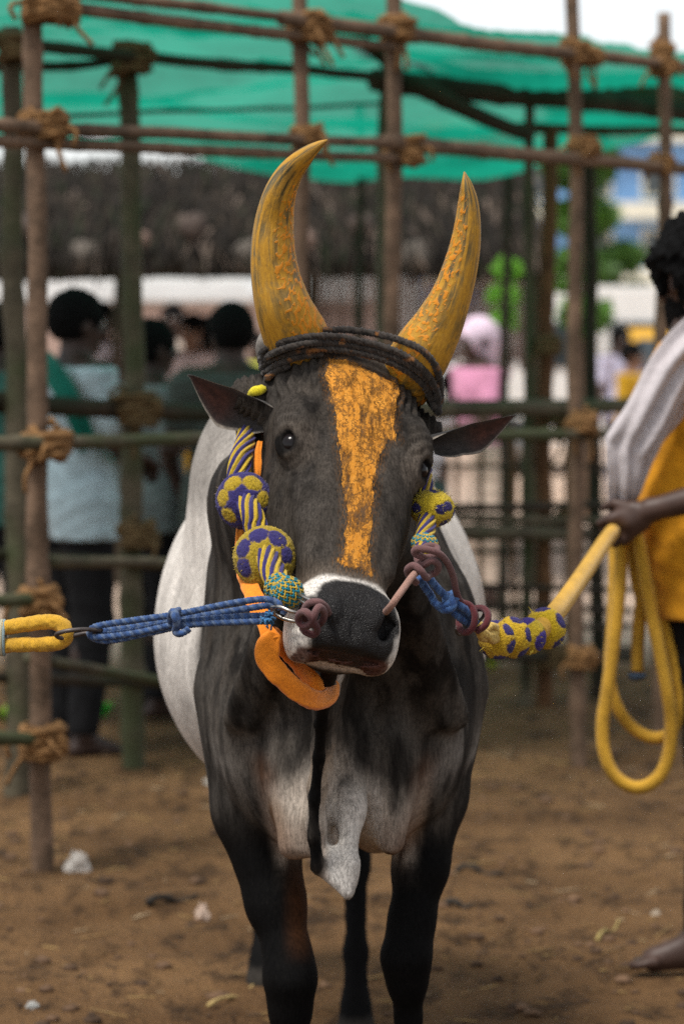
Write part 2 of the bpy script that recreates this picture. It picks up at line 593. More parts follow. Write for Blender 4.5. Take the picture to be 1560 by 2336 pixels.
# ---- head-local coordinates of every vertex and small wrinkles
Lc = (V - HO) @ HR
near = (V[:, 1] < 5.12) & (V[:, 2] > .9)
def wr(c, r0, n, amp):
    d = np.linalg.norm((Lc - np.array(c)) * np.array([1, 1, .8]), axis=1)
    return amp * np.sin((d - r0) * 2 * pi * n) * sst(r0 - .004, r0 + .004, d) * (1 - sst(r0 + .022, r0 + .045, d)) * near
disp = 0
for s in (-1, 1):
    disp = disp + wr((s * .107, -.058, .036), .024, 105, .0014)
    # vertical folds of skin beside the forehead
    fx = np.abs(Lc[:, 0] - s * .088)
    disp = disp + .0022 * np.sin(Lc[:, 0] * 520 + 2.0 * fbm(Lc, 22, 2, 3) * 6) * sst(.10, .14, Lc[:, 2]) * (1 - sst(.20, .24, Lc[:, 2])) * near * sst(.045, .065, np.abs(Lc[:, 0]))
body = 1 - near
stre = fbm(V * np.array([30, 12, 3.0]), 1, 3, 5) - .5
disp = disp + body * .010 * stre * sst(.62, .72, V[:, 2]) * (1 - sst(5.6, 5.75, V[:, 1]))
disp = disp + body * .007 * (fbm(V * np.array([14, 10, 5]), 1, 3, 91) - .5) * sst(5.5, 5.7, V[:, 1]) * sst(.6, .8, V[:, 2])
disp = disp + body * .016 * (fbm(V * np.array([6, 9, 1.6]), 1, 2, 11) - .5) * sst(5.6, 5.8, V[:, 1]) * sst(.6, .8, V[:, 2])
disp = disp + near * (.0046 * (fbm(Lc * np.array([1, 1, .6]), 30, 3, 44) - .5) + .0016 * (fbm(Lc * np.array([1, 1, .7]), 85, 2, 45) - .5)) * (Lc[:, 2] > -.19)
V = V + N * disp[:, None]

padw = np.sqrt((Lc[:, 0] / .07) ** 2 + ((Lc[:, 2] + .27) / .06) ** 2)
V = V + N * (near * sst(1.1, .8, padw) * .0022 * (fbm(Lc, 150, 2, 61) - .5))[:, None]
# ---- coat colours (the hair's own colour patch by patch, plus painted-in highlights)
def col(*c): return np.array(c, float)
DARK = col(.0130, .0112, .0098); BLACK = col(.0032, .0030, .0030); WHITE = col(.58, .54, .49); GREY = col(.16, .145, .13); TAN = col(.36, .24, .13); BRN = col(.15, .055, .018)
n1 = fbm(V, 9, 3, 1); n2 = fbm(V * np.array([1, 1, .18]), 34, 4, 2); n3 = fbm(V, 60, 2, 8)
C = np.tile(DARK, (len(V), 1))
def lay(m, c):
    global C
    m = np.clip(m, 0, 1)[:, None]
    C = C * (1 - m) + np.array(c) * m
X, Y, Z = V.T
lay(sst(.46, .70, n2) * .55, col(.056, .046, .037))  # pale vertical streaks: highlights on the skin folds, painted into the coat
chest = (1 - sst(5.45, 5.6, Y)) * sst(.60, .70, Z) * sst(4.95, 5.05, Y)
lay(chest * sst(.47, .66, fbm(V * np.array([1, 1, .12]), 48, 3, 71)) * .40, col(.085, .076, .066))
lay(chest * sst(.95, .78, Z + .08 * (n1 - .5)) * sst(.30, .70, n2) * .32, col(.12, .105, .09))
# white flank behind the shoulder
edge = 5.64 + .10 * (n1 - .5) - .10 * sst(.9, 1.15, Z) * (X < 0) + .02 * (n2 - .5)
edge = edge - .04 * sst(.0, .05, X)
lay(sst(-.035, .035, Y - edge) * (1 - sst(.55, .2, Z) * 0), WHITE * 1.0)
lay(sst(5.6, 5.7, Y) * sst(.38, .62, n2) * .25, GREY * 1.6)
mot = fbm(V * np.array([1, 1, .5]), 16, 4, 77)
lay(sst(5.55, 5.7, Y) * sst(.48, .66, mot) * .45 * sst(.5, .7, Z), col(.24, .22, .20))
lay(sst(5.55, 5.7, Y) * sst(.80, .55, Z + .1 * (n1 - .5)) * .6, col(.27, .22, .17))
# grey hump
lay(sst(1.14, 1.22, Z) * sst(5.55, 5.62, Y) * (.75 - .3 * n1), col(.105, .092, .080))
# pale brisket
front = 1 - sst(5.48, 5.60, Y)
zb = .80 + .05 * (n1 - .5) * 2 + .035 * np.cos((X + .02) * 25)
br = sst(0, .09, zb - Z + .05 * (n2 - .5)) * sst(.53, .59, Z) * front
wleg = 1 - sst(.165, .20, np.abs(X - .005) + .25 * (.72 - Z) * 0)
legL = sst(.0, .03, -(X + .125 + (.78 - Z) * -.12)); legR = sst(.0, .03, X - .135 + (.78 - Z) * .10)
inner = (1 - np.maximum(legL, legR)) * sst(.555, .60, Z)
lay(br * np.maximum(inner, .0) * sst(.25, .55, n2) * .95, col(.36, .31, .26))
lay(br * inner * sst(.45, .7, n1) * .4, TAN * .6)
lay(br * np.maximum(legL, legR) * sst(.68, .78, Z) * .7 * sst(.4, .65, n2), GREY * 1.4)
# brown where the brisket meets the inner legs, warm underside
lay(front * sst(.70, .64, Z) * sst(.58, .61, Z) * inner * .40, BRN * .5)
lay(front * (1 - sst(.0, .035, np.abs(np.abs(X - .005) - .125 - .25 * (Z - .70)))) * sst(.55, .62, Z) * sst(.80, .74, Z) * .35, BRN * .7)
# hanging flap stays pale, dewlap edge black
flap = (1 - sst(.035, .055, np.abs(X - .020))) * sst(.55, .57, Z) * sst(.76, .68, Z) * sst(5.30, 5.22, Y)
lay(flap * (.75 + .4 * n2), WHITE * .75)
# legs black
low = sst(.66, .58, Z + .06 * (n1 - .5))
outer = np.maximum(legL, legR)
lay(low * np.maximum(outer, sst(.56, .52, Z)), BLACK)
lay(sst(.62, .50, Z) * sst(5.7, 5.9, Y), BLACK * 1.3)
lay(low * (np.abs(X + .09) < .06) * sst(-.11, -.07, X) * sst(.40, .46, Z) * sst(.60, .54, Z) * .4 * front, BRN * .6)
lay(sst(.045, .03, Z), col(.03, .026, .022))
# dewlap black edge
dwp = catmull([p for p, r in DW], 60)
dwx = lambda z: np.interp(z, dwp[::-1, 2], dwp[::-1, 0])
dd = np.full(len(V), 9.0)
sel = np.where((Y < 5.3) & (np.abs(X) < .12) & (Z < 1.02))[0]
if len(sel):
    dd[sel] = np.sqrt(((V[sel][:, None, :] - dwp[None]) ** 2).sum(-1)).min(1)
lay(sst(.026, .012, dd + .010 * (n3 - .5) + .35 * np.maximum(X - dwx(Z), 0)) * (.7 + .6 * n1), BLACK * 1.2)
# ---- head
hm = near * 1.0
lx, ly, lz = Lc.T
lay(hm * sst(-.33, -.20, lz) * 0 + hm * .0, DARK)
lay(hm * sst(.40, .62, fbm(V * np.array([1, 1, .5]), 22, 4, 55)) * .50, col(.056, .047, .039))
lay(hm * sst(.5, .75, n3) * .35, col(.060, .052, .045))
lay(hm * sst(.10, -.12, lz) * sst(.075, .045, np.abs(np.abs(lx) - .02)) * .20, col(.070, .060, .050))  # sheen from below the eyes to the muzzle, painted in as lighter hair
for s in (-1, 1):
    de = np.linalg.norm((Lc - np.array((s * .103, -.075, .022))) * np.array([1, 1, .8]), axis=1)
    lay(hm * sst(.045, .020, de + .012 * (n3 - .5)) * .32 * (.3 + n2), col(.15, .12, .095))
for s in (-1, 1):
    de = np.linalg.norm(Lc - np.array((s * .1045, -.0535, .031)), axis=1)
    lay(hm * sst(.0305, .0265, de) * .95, BLACK)
# top of poll, pale hair between the horns
lay(hm * sst(.235, .265, lz + .02 * (n3 - .5)) * .7, GREY * 1.5)
# pale muzzle ring
nz = lz + .010 * (n2 - .5)
lay(hm * sst(-.165, -.205, nz - .25 * (np.abs(lx) - .04)) * .55, col(.14, .11, .085))
ring = sst(-.196, -.206, nz + .9 * np.maximum(np.abs(lx) - .045, 0) ** 1.2 * .6)
lay(hm * ring, WHITE * .95)
# black nose pad
pad = (np.abs((lx - .006) / .066) ** 3.2 + np.abs((lz + .276) / .066) ** 3.6) ** (1 / 3.2) + .45 * np.maximum(ly + .005, 0) / .03
padm = hm * sst(1.10, .98, pad + .10 * (n3 - .5)) * (ly < -.01)
padm = np.maximum(padm, hm * sst(.030, .022, np.linalg.norm(Lc - np.array((-.060, -.070, -.268)), axis=1)))
padm = np.maximum(padm, hm * sst(.028, .020, np.linalg.norm(Lc - np.array((.060, -.070, -.268)), axis=1)))
lay(padm, col(.013, .012, .012) * 1.0)
mouth = hm * sst(.009, .003, np.abs(lz + .325)) * (np.abs(lx) < .075) * (ly < .02) * sst(-.058, -.046, ly)
lay(mouth * .9, col(.085, .032, .022))
lay(hm * sst(-.327, -.332, lz + .25 * np.maximum(np.abs(lx) - .045, 0)) * .92, col(.020, .013, .010))
lay(hm * sst(.0, .02, ly) * sst(-.15, -.20, lz) * sst(.062, .045, np.abs(lx)), DARK * 1.5)
lay(hm * sst(.02, .05, ly) * sst(.05, -.05, lz) * .4, BLACK)

# ---- turmeric paste, its outline in head coordinates (signed distance, + inside)
PO = np.array([(-.056, .205), (-.026, .212), (-.004, .204), (.020, .188), (.044, .184), (.062, .186), (.066, .155), (.056, .115), (.054, .085), (.060, .060), (.040, .050), (.032, .020),
               (.024, -.02), (.024, -.06), (.024, -.10), (.022, -.14), (.024, -.165), (.036, -.188), (.024, -.190), (.006, -.182), (-.020, -.184), (-.026, -.174), (-.018, -.160), (-.018, -.11), (-.022, -.07), (-.028, -.03), (-.036, .01),
               (-.042, .05), (-.044, .085), (-.052, .115), (-.058, .16)])
def sdpoly(p, poly):
    d = np.full(len(p), 9.0); ins = np.zeros(len(p), bool)
    for i in range(len(poly)):
        a, b = poly[i], poly[(i + 1) % len(poly)]
        e = b - a; w = p - a
        t = np.clip((w @ e) / (e @ e), 0, 1)
        d = np.minimum(d, np.linalg.norm(w - t[:, None] * e, axis=1))
        c = ((a[1] > p[:, 1]) != (b[1] > p[:, 1])) & (p[:, 0] < (b[0] - a[0]) * (p[:, 1] - a[1]) / (b[1] - a[1] + 1e-12) + a[0])
        ins ^= c
    return np.where(ins, d, -d)
paste = np.full(len(V), -1.0)
sel = np.where(near & (ly < -.02))[0]
paste[sel] = np.clip(sdpoly(Lc[sel][:, [0, 2]], PO), -.05, .05)
paste[~(near & (ly < -.02))] = -.05
pm = sst(-.001, .003, paste + .006 * (n3 - .5))
V = V + N * (pm * (.0008 + .001 * (n3 - .5)))[:, None]

# ---- coat material
def coat_material():
    m, nt, b = new_mat('bull_coat'); q = NB(nt)
    o = q.obj()
    base = q.attr('Col')
    st = q.vscale(o, (260, 260, 60))
    hair = q.noise(st, 1.0, 4, .7)
    hair2 = q.noise(q.vscale(o, (620, 620, 330)), 1.0, 3, .8)
    hair = q.math('ADD', q.math('MULTIPLY', hair, .55), q.math('MULTIPLY', hair2, .45))
    g = q.mapr(hair, .34, .66, .30, 1.9)
    cc = q.n('ShaderNodeCombineColor'); [q.l(g, cc.inputs[i]) for i in range(3)]
    c = q.mix(1.0, base, cc.outputs[0], 'MULTIPLY')
    # dusty pale hairs
    dust = q.mapr(q.noise(q.vscale(o, (420, 420, 120)), 1, 2, .8), .62, .8)
    dust = q.math('MULTIPLY', dust, .10)
    c = q.mix(dust, c, (.13, .105, .082))
    # nose pad
    pad = q.attr('pad', 'Fac')
    vor = q.n('ShaderNodeTexVoronoi', feature='DISTANCE_TO_EDGE'); q.l(o, vor.inputs['Vector']); vor.inputs['Scale'].default_value = 330
    cell = q.mapr(vor.outputs[0], 0, .25)
    # paste
    hc = q.attr('loc', 'Vector')
    pa = q.attr('paste', 'Fac')
    e1 = q.noise(q.vscale(hc, (110, 110, 34)), 1, 6, .75)
    e2 = q.noise(q.vscale(hc, (560, 560, 120)), 1, 3, .7)
    pe = q.math('ADD', pa, q.math('MULTIPLY', q.math('SUBTRACT', e1, .5), .038))
    pe = q.math('ADD', pe, q.math('MULTIPLY', q.math('SUBTRACT', e2, .5), .012))
    mask = q.mapr(pe, -.0006, .0012)
    # cracks running down the face
    wv = q.n('ShaderNodeTexVoronoi', feature='DISTANCE_TO_EDGE'); wv.inputs['Scale'].default_value = 1
    warp = q.n('ShaderNodeVectorMath', operation='ADD'); q.l(q.vscale(hc, (58, 58, 11)), warp.inputs[0])
    nn = q.n('ShaderNodeTexNoise'); nn.inputs['Scale'].default_value = 1.6; nn.inputs['Detail'].default_value = 4; q.l(q.vscale(hc, (60, 60, 60)), nn.inputs['Vector'])
    sc = q.n('ShaderNodeVectorMath', operation='SCALE'); q.l(nn.outputs['Color'], sc.inputs[0]); sc.inputs['Scale'].default_value = 2.0
    q.l(sc.outputs[0], warp.inputs[1]); q.l(warp.outputs[0], wv.inputs['Vector'])
    big = q.noise(q.vscale(hc, (26, 26, 18)), 1, 2, .5)
    wdt = q.mapr(big, .30, .70, .01, .11)
    crack = q.math('LESS_THAN', wv.outputs[0], wdt)
    crack = q.math('MULTIPLY', crack, q.mapr(e2, .35, .6, .25, 1.0))
    mask = q.math('MULTIPLY', mask, q.math('SUBTRACT', 1.0, q.math('MULTIPLY', crack, .85)))
    thin = q.mapr(q.noise(q.vscale(hc, (48, 48, 15)), 1, 6, .8), .38, .50, .12, 1.0)
    mask = q.math('MULTIPLY', mask, thin)
    pcol = q.mix(q.mapr(e1, .35, .65), (.50, .170, .010), (.64, .265, .032))
    pcol = q.mix(q.mapr(e2, .3, .75, 0, .5), pcol, (.72, .37, .10))
    halo = q.math('MULTIPLY', q.mapr(pa, -.016, .002), q.mapr(e2, .48, .72, 0, .75))
    c = q.mix(halo, c, (.34, .13, .012))
    c = q.mix(mask, c, pcol)
    q.l(c, b.inputs['Base Color'])
    r = q.math('ADD', .75, q.math('MULTIPLY', mask, .2))
    r = q.math('SUBTRACT', r, q.math('MULTIPLY', pad, .32))
    q.l(r, b.inputs['Roughness'])
    q.l(q.math('ADD', .06, q.math('MULTIPLY', pad, .14)), b.inputs['Specular IOR Level'])
    h = q.math('ADD', q.math('MULTIPLY', hair, .40), q.math('MULTIPLY', mask, .5))
    h = q.math('ADD', h, q.math('MULTIPLY', q.math('MULTIPLY', mask, e2), .8))
    h = q.math('ADD', h, q.math('MULTIPLY', q.math('MULTIPLY', cell, pad), .45))
    q.l(q.bump(h, .8, .0022), b.inputs['Normal'])
    return m
M_COAT = coat_material()
bull = empty('bull', (0, 5.9, 0))
tag(bull, 'dark grey and white humped bull with turmeric painted horns and forehead facing the camera', 'bull')
BV, BF = V, Fc
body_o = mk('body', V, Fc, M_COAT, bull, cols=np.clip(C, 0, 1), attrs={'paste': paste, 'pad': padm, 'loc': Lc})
bvh = BVHTree.FromPolygons([tuple(v) for v in V], [tuple(map(int, q)) for q in Fc])
CAM = Vector((0, 0, CAMZ))

def on(px, py, off=.01, d=None, tree=None):
    """point on the bull's skin seen at the pixel, lifted by off along the surface normal"""
    r = P(px, py, 1.0) - CAM
    hit, n, _, _ = (tree or bvh).ray_cast(CAM, r.normalized(), 6.3)
    if hit is None or (d is not None and abs(hit.y - d) > .12):
        if d is None: d = 5.0
        return P(px, py, d)
    return hit + n * off

# ---- eyes
def sphere(c, r, nu=24, nv=16, sc=(1, 1, 1)):
    u = np.linspace(0, 2 * pi, nu, endpoint=False); v = np.linspace(1e-3, pi - 1e-3, nv)
    U, W = np.meshgrid(u, v)
    Pn = np.stack([np.cos(U) * np.sin(W), np.sin(U) * np.sin(W), np.cos(W)], -1).reshape(-1, 3)
    i = np.arange(nv - 1)[:, None] * nu; j = np.arange(nu)[None]; j2 = (j + 1) % nu
    F = np.stack([i + j, i + nu + j, i + nu + j2, i + j2], -1).reshape(-1, 4)
    return Pn * r * np.array(sc) + np.array(c), F, Pn
m_eye, nt, b = new_mat('bull_eye')
b.inputs['Base Color'].default_value = (.008, .006, .006, 1); b.inputs['Roughness'].default_value = .15
b.inputs['Specular IOR Level'].default_value = .22
m_dark = simple('dark_skin', (.012, .011, .011), .55, .2, 60)
for s in (-1, 1):
    v, fq, pn = sphere((0, 0, 0), .0212)
    w = np.array([H(*(p + np.array((s * .1045, -.0535, .031)))) for p in v])
    mk('eye', w, fq, m_eye, bull)

# ---- horns
def horn_material():
    m, nt, b = new_mat('painted_horn'); q = NB(nt)
    rc = q.attr('rc', 'Vector')
    streak = q.noise(q.vscale(rc, (60, 60, 5)), 1, 5, .7)
    blot = q.noise(q.vscale(rc, (26, 26, 14)), 1, 4, .65, 1.0)
    fine = q.noise(q.vscale(rc, (260, 260, 120)), 1, 3, .7)
    horn = q.mix(q.mapr(streak, .35, .65), (.045, .036, .012), (.22, .18, .085))
    yel = q.mix(q.mapr(fine, .3, .7), (.44, .20, .005), (.68, .345, .012))
    cover = q.mapr(q.math('ADD', q.math('MULTIPLY', streak, .6), q.math('MULTIPLY', blot, .5)), .46, .60)
    lowb = q.attr('low', 'Fac')
    cover = q.math('MAXIMUM', q.math('MULTIPLY', cover, .85), q.math('MULTIPLY', q.mapr(blot, .36, .56), q.math('MULTIPLY', lowb, .8)))
    c = q.mix(cover, horn, yel)
    crust = q.attr('crust', 'Fac')
    cm = q.mapr(q.math('ADD', crust, q.math('MULTIPLY', q.math('SUBTRACT', fine, .5), .8)), .50, .62)
    c = q.mix(cm, c, (.66, .24, .006))
    q.l(c, b.inputs['Base Color'])
    q.l(q.math('ADD', .42, q.math('MULTIPLY', cover, .3)), b.inputs['Roughness'])
    h = q.math('ADD', q.math('MULTIPLY', fine, .35), q.math('MULTIPLY', cm, .5))
    h = q.math('ADD', h, q.math('MULTIPLY', streak, .5))
    q.l(q.bump(h, .7, .002), b.inputs['Normal'])
    return m
M_HORN = horn_material()
HORNS = []
def horn(pts, seed):
    """pts: (px, py, depth, radius px)"""
    K = [(*P(x, y, d), r / FPX * d) for x, y, d, r in pts]
    S = catmull(K, 110)
    Cn, R = S[:, :3], S[:, 3]
    seg = 64
    V, Fq, TH, SS = sweep(Cn, R, seg)
    L = SS.max(); t = SS / L
    ctr = np.repeat(Cn, seg, 0); ctr = np.vstack([ctr, Cn[0], Cn[-1]])
    dn = V - ctr; rr = np.linalg.norm(dn, axis=1); dn /= rr[:, None] + 1e-9
    rc = np.stack([np.cos(TH) * .045, np.sin(TH) * .045, SS], 1)
    g = fbm(rc * np.array([70, 70, 7]), 1, 3, seed) - .5
    cr = fbm(rc * np.array([260, 260, 170]), 1, 3, seed + 3)
    side = np.clip(dn @ np.array([.75 if seed < 50 else -.55, -.6, 0]), -1, 1)
    zone = sst(.25, .9, side) * sst(.05, .2, t) * sst(1.0, .9, t) + sst(.22, .05, t) * .75
    crust = np.clip(zone, 0, 1) * sst(.46, .60, cr)
    dv = g * .004 * (1 - t) + crust * .0008 + sst(.20, .0, t) * .0022 * np.sin(SS * 300 + 14 * g)
    V = V + dn * (dv * sst(0, .01, rr))[:, None]
    HORNS.append((V, Fq))
    return mk('horn', V, Fq, M_HORN, bull, attrs={'rc': rc, 'crust': crust, 'low': sst(.75, .25, t)})
horn([(705, 835, 5.10, 60), (690, 800, 5.06, 70), (672, 762, 5.03, 74), (646, 700, 5.0, 65), (628, 630, 4.99, 56), (622, 565, 4.98, 50), (626, 500, 4.97, 44), (638, 442, 4.95, 37), (661, 395, 4.93, 30), (695, 356, 4.90, 21), (727, 330, 4.885, 10), (747, 318, 4.88, 1.5)], 5)
horn([(925, 880, 5.10, 58), (942, 838, 5.06, 66), (964, 800, 5.03, 67), (1000, 738, 5.015, 57), (1030, 672, 5.0, 46), (1052, 600, 4.99, 39), (1065, 530, 4.98, 32), (1068, 465, 4.97, 24), (1064, 420, 4.96, 13), (1059, 391, 4.96, 1.5)], 60)

# ---- ears
def ear(root, tip, up, nrm, W, seed, drop):
    root, tip = np.array(root), np.array(tip)
    A = tip - root; Ln = np.linalg.norm(A); A /= Ln
    nrm = np.array(nrm, float); nrm -= A * nrm.dot(A); nrm /= np.linalg.norm(nrm)
    Bv = np.cross(nrm, A); Bv *= np.sign(Bv.dot(np.array(up)))
    ns, ntt = 44, 26
    V, Cc = [], []
    for side in (0, 1):
        for i in range(ns):
            s = i / (ns - 1)
            w = W * (.52 + .48 * sin(pi * min(1, s / .55) / 2)) if s < .5 else W * (max(0, 1 - ((s - .5) / .5) ** 1.2))
            w = max(w, .0012)
            for j in range(ntt):
                t = -1 + 2 * j / (ntt - 1)
                ang = t * (1.25 - .45 * s) * (1 if s > .3 else 1 + (.3 - s) * 2.2)
                rr = w / sin(min(1.5, (1.25 - .45 * s)))
                cup = (1 - cos(ang)) * rr
                th = .0045 * (1 - s * .5) * (1 - abs(t) ** 4)
                p = root + A * (s * Ln) + Bv * (sin(ang) * rr * (1.0 if t * 1 > 0 else 1.05)) + nrm * (cup - (th if side else 0) - .010) + A * .004 * (1 - t * t) * 0
                p = p - Bv * (drop * sin(pi * min(1, s * 1.05)))
                V.append(p)
                nz = float(fbm(np.array([[s * 9, t * 3, seed]]), 1, 2, seed)[0])
                if side == 0:
                    inn = max(0, 1 - abs(t) ** 3) * (0.05 + .95 * float(sst(.30, .60, np.array(s)))) * (1 - .8 * float(sst(.9, 1, np.array(s))))
                    c = np.array((.030, .026, .024)) * (1 - inn) + np.array((.052, .019, .013)) * (.5 + 1.0 * nz) * inn
                    if abs(t) > .86: c = np.array((.20, .17, .14))
                else:
                    c = np.array((.035, .032, .030)) * (.6 + .8 * nz)
                Cc.append(c)
    V = np.array(V); Cc = np.array(Cc)
    i = np.arange(ns - 1)[:, None] * ntt; j = np.arange(ntt - 1)[None]
    q0 = np.stack([i + j, i + j + 1, i + ntt + j + 1, i + ntt + j], -1).reshape(-1, 4)
    o = ns * ntt
    q1 = q0[:, ::-1] + o
    k = np.arange(ns - 1) * ntt
    e0 = np.stack([k, k + ntt, k + ntt + o, k + o], 1); k = k + ntt - 1
    e1 = np.stack([k + ntt, k, k + o, k + ntt + o], 1)
    a = np.arange(ntt - 1) + (ns - 1) * ntt
    e2 = np.stack([a, a + 1, a + 1 + o, a + o], 1)
    return mk('ear', V, np.vstack([q0, q1, e0, e1, e2]), M_EAR, bull, cols=Cc)
M_EAR = simple('ear_hide', (1, 1, 1), .75, .45, 130, .6, .002, attr='Col', stretch=(1, 1, 1), sheen=.1)
ear(P(628, 948, 5.02), P(427, 861, 5.00), (.2, 0, 1), (-.10, -1, -.42), .037, 3, .016)
ear(P(985, 1012, 5.02), P(1178, 954, 5.02), (.2, 0, 1), (.05, -1, -.50), .028, 4, .010)

# ---- tail hanging behind, its dark switch
a = Acc()
tc = catmull([(-.07, 7.12, 1.18), (-.10, 7.22, 1.0), (-.13, 7.22, .7), (-.17, 7.20, .45)], 40)
v, fq, _, _ = sweep(tc, np.linspace(.022, .012, 40), 10); a.add(v, fq, (.05, .045, .04))
for k in range(70):
    r = random.Random(k); ox, oy = r.gauss(0, .018), r.gauss(0, .018)
    cc = catmull([(-.17, 7.20, .47), (-.172 + ox * .8, 7.2 + oy, .36), (-.18 + ox, 7.19 + oy, .24 - .06 * r.random())], 8)
    v, fq, _, _ = sweep(cc, np.linspace(.004, .0008, 8), 4); a.add(v, fq, (.014, .012, .011))
a.build('tail', simple('tail_hair', (1, 1, 1), .7, .3, 40, .2, attr='Col'), bull, color=True)
# ================================================================== ROPES AND TACK
YEL, NAV, TEAL = (.46, .31, .018), (.030, .022, .13), (.0, .20, .27)
def rope_mat(name, rough=.85, scale=900, bump=.5, var=.3):
    return simple(name, (1, 1, 1), rough, var, scale, bump, .0015, attr='Col', sheen=.15)
M_WOOL = rope_mat('wool_rope'); M_CORD = rope_mat('cord', .75, 650, .9, .45); M_FUZZ = rope_mat('pompom_wool', .95, 500, .9, .35)
M_ORANGE = simple('orange_cloth', (.85, .25, .01), .8, .18, 260, .4, .002, sheen=.2)
M_ORANGE.node_tree.nodes['Principled BSDF'].inputs['Subsurface Weight'].default_value = 0
M_STEEL = simple('steel', (.45, .42, .38), .32, .3, 90, .15, .001, metal=1.)
M_RUST = simple('dark_iron', (.10, .085, .08), .5, .3, 90, .3, .001, metal=.7)

def twist(n, amp, pitch, ph=0., fz=0.):
    def f(th, s):
        a = n * (th - 2 * pi * s / pitch + ph) / 2
        return 1 - amp + amp * np.abs(np.cos(a)) * 1.0
    return f

def stranded(acc, path, r, cols, pitch, n=None, amp=.28, seg=None, step=.0022, seed=0, fuzz=0., colfn=None):
    """a laid rope: n strands, coloured in turn"""
    C = np.asarray(path, float)
    L = np.linalg.norm(np.diff(C[:, :3], axis=0), axis=1).sum()
    C = catmull(C, max(8, int(L / step)))
    R = C[:, 3] * r if C.shape[1] > 3 else np.full(len(C), r)
    n = n or len(cols); seg = seg or max(12, n * 8)
    V, F, TH, SS = sweep(C[:, :3], R, seg, twist(n, amp, pitch))
    k = np.floor(((TH - 2 * pi * SS / pitch) / (2 * pi) * n + .5)).astype(int) % n
    cc = np.array([cols[i % len(cols)] for i in range(n)])[k]
    fr = fbm(V, 350, 2, seed)[:, None]
    if colfn is not None: cc = colfn(cc, SS / max(SS.max(), 1e-6), V)
    cc = cc * (.65 + .7 * fr)
    if fuzz: V = V + (fbm(V, 420, 2, seed + 5)[:, None] - .5) * fuzz
    acc.add(V, F, cc)

def plain(acc, path, r, col, seg=12, step=.003, colfn=None, seed=0, amp=0.0):
    C = np.asarray(path, float)
    L = np.linalg.norm(np.diff(C[:, :3], axis=0), axis=1).sum()
    C = catmull(C, max(6, int(L / step)))
    R = C[:, 3] * r if C.shape[1] > 3 else np.full(len(C), r)
    V, F, TH, SS = sweep(C[:, :3], R, seg)
    cc = np.tile(np.array(col, float), (len(V), 1))
    if colfn is not None: cc = colfn(cc, SS / max(SS.max(), 1e-6), V)
    cc = cc * (.8 + .4 * fbm(V, 200, 2, seed)[:, None])
    if amp: V = V + (fbm(V, 160, 2, seed + 9)[:, None] - .5) * amp
    acc.add(V, F, cc)

_hv = [BV] + [v for v, _ in HORNS]; _hf, _n = [], 0
for _v, _F in [(BV, [BF])] + HORNS:
    for _f in _F: _hf += [tuple(int(i) + _n for i in q) for q in _f]
    _n += len(_v)
bvh_h = BVHTree.FromPolygons([tuple(v) for v in np.concatenate(_hv)], _hf)
# ---- dark woollen cord wound round the horns and brow
a = Acc()
BRK = (.032, .025, .020)
def dusty(cc, t, V):
    d = sst(.62, .75, fbm(V, 70, 3, 4))[:, None] * .45
    return cc * (1 - d) + np.array((.40, .15, .02)) * d
S = [
    ([(742, 754), (790, 752), (850, 760), (905, 773), (955, 794), (988, 826), (1003, 866), (1004, 915)], .004),
    ([(598, 800), (625, 786), (660, 776), (705, 768), (760, 767), (815, 777), (870, 790), (925, 812), (968, 846), (996, 892), (1000, 940)], .006),
    ([(597, 816), (630, 798), (690, 784), (752, 782), (815, 791), (880, 807), (935, 832), (975, 868), (996, 912)], .005),
    ([(600, 834), (635, 812), (690, 798), (752, 796), (815, 805), (880, 822), (935, 850), (972, 886), (992, 930)], .006),
    ([(600, 826), (622, 806), (668, 790), (730, 780), (790, 783)], .013),
    ([(604, 850), (636, 830), (680, 814), (730, 806)], .006),
    ([(610, 862), (630, 846), (655, 834)], .006)]
for k, (px, off) in enumerate(S):
    K = catmull([(x, y, 0) for x, y in px], 30)
    hits = []
    for x, y, _ in K:
        h_, n_, _, _ = bvh_h.ray_cast(CAM, (P(x, y, 1.0) - CAM).normalized(), 6.3)
        hits.append(h_.y if h_ is not None and h_.y < 5.25 else 5.06)
    hits = np.array(hits) - off; dcur = hits.copy()
    for it in range(60):      # a rope under tension bridges the hollows
        dcur[1:-1] = np.minimum(hits[1:-1], (dcur[:-2] + dcur[2:]) / 2)
    dcur = np.convolve(np.pad(dcur, 2, 'edge'), np.ones(5) / 5, 'valid')
    pts = [P(x, y, d_) for (x, y, _), d_ in zip(K, dcur)]
    e0 = pts[0] + Vector((-.004, .10, -.005)); e1 = pts[-1] + Vector((-.006, .10, .01))
    ym = [p.y for p in pts]
    pts = [e0] + pts + [e1]
    stranded(a, [(*p, 1) for p in pts], .0062, [BRK, tuple(c * .7 for c in BRK), tuple(c * 1.3 for c in BRK)], .022, 3, .35, 18, seed=k, fuzz=.0034, colfn=dusty)
o = a.build('horn_cord', M_WOOL, color=True)
tag(o, 'dark brown woollen cord wound several times below the bull\'s horns', 'cord')

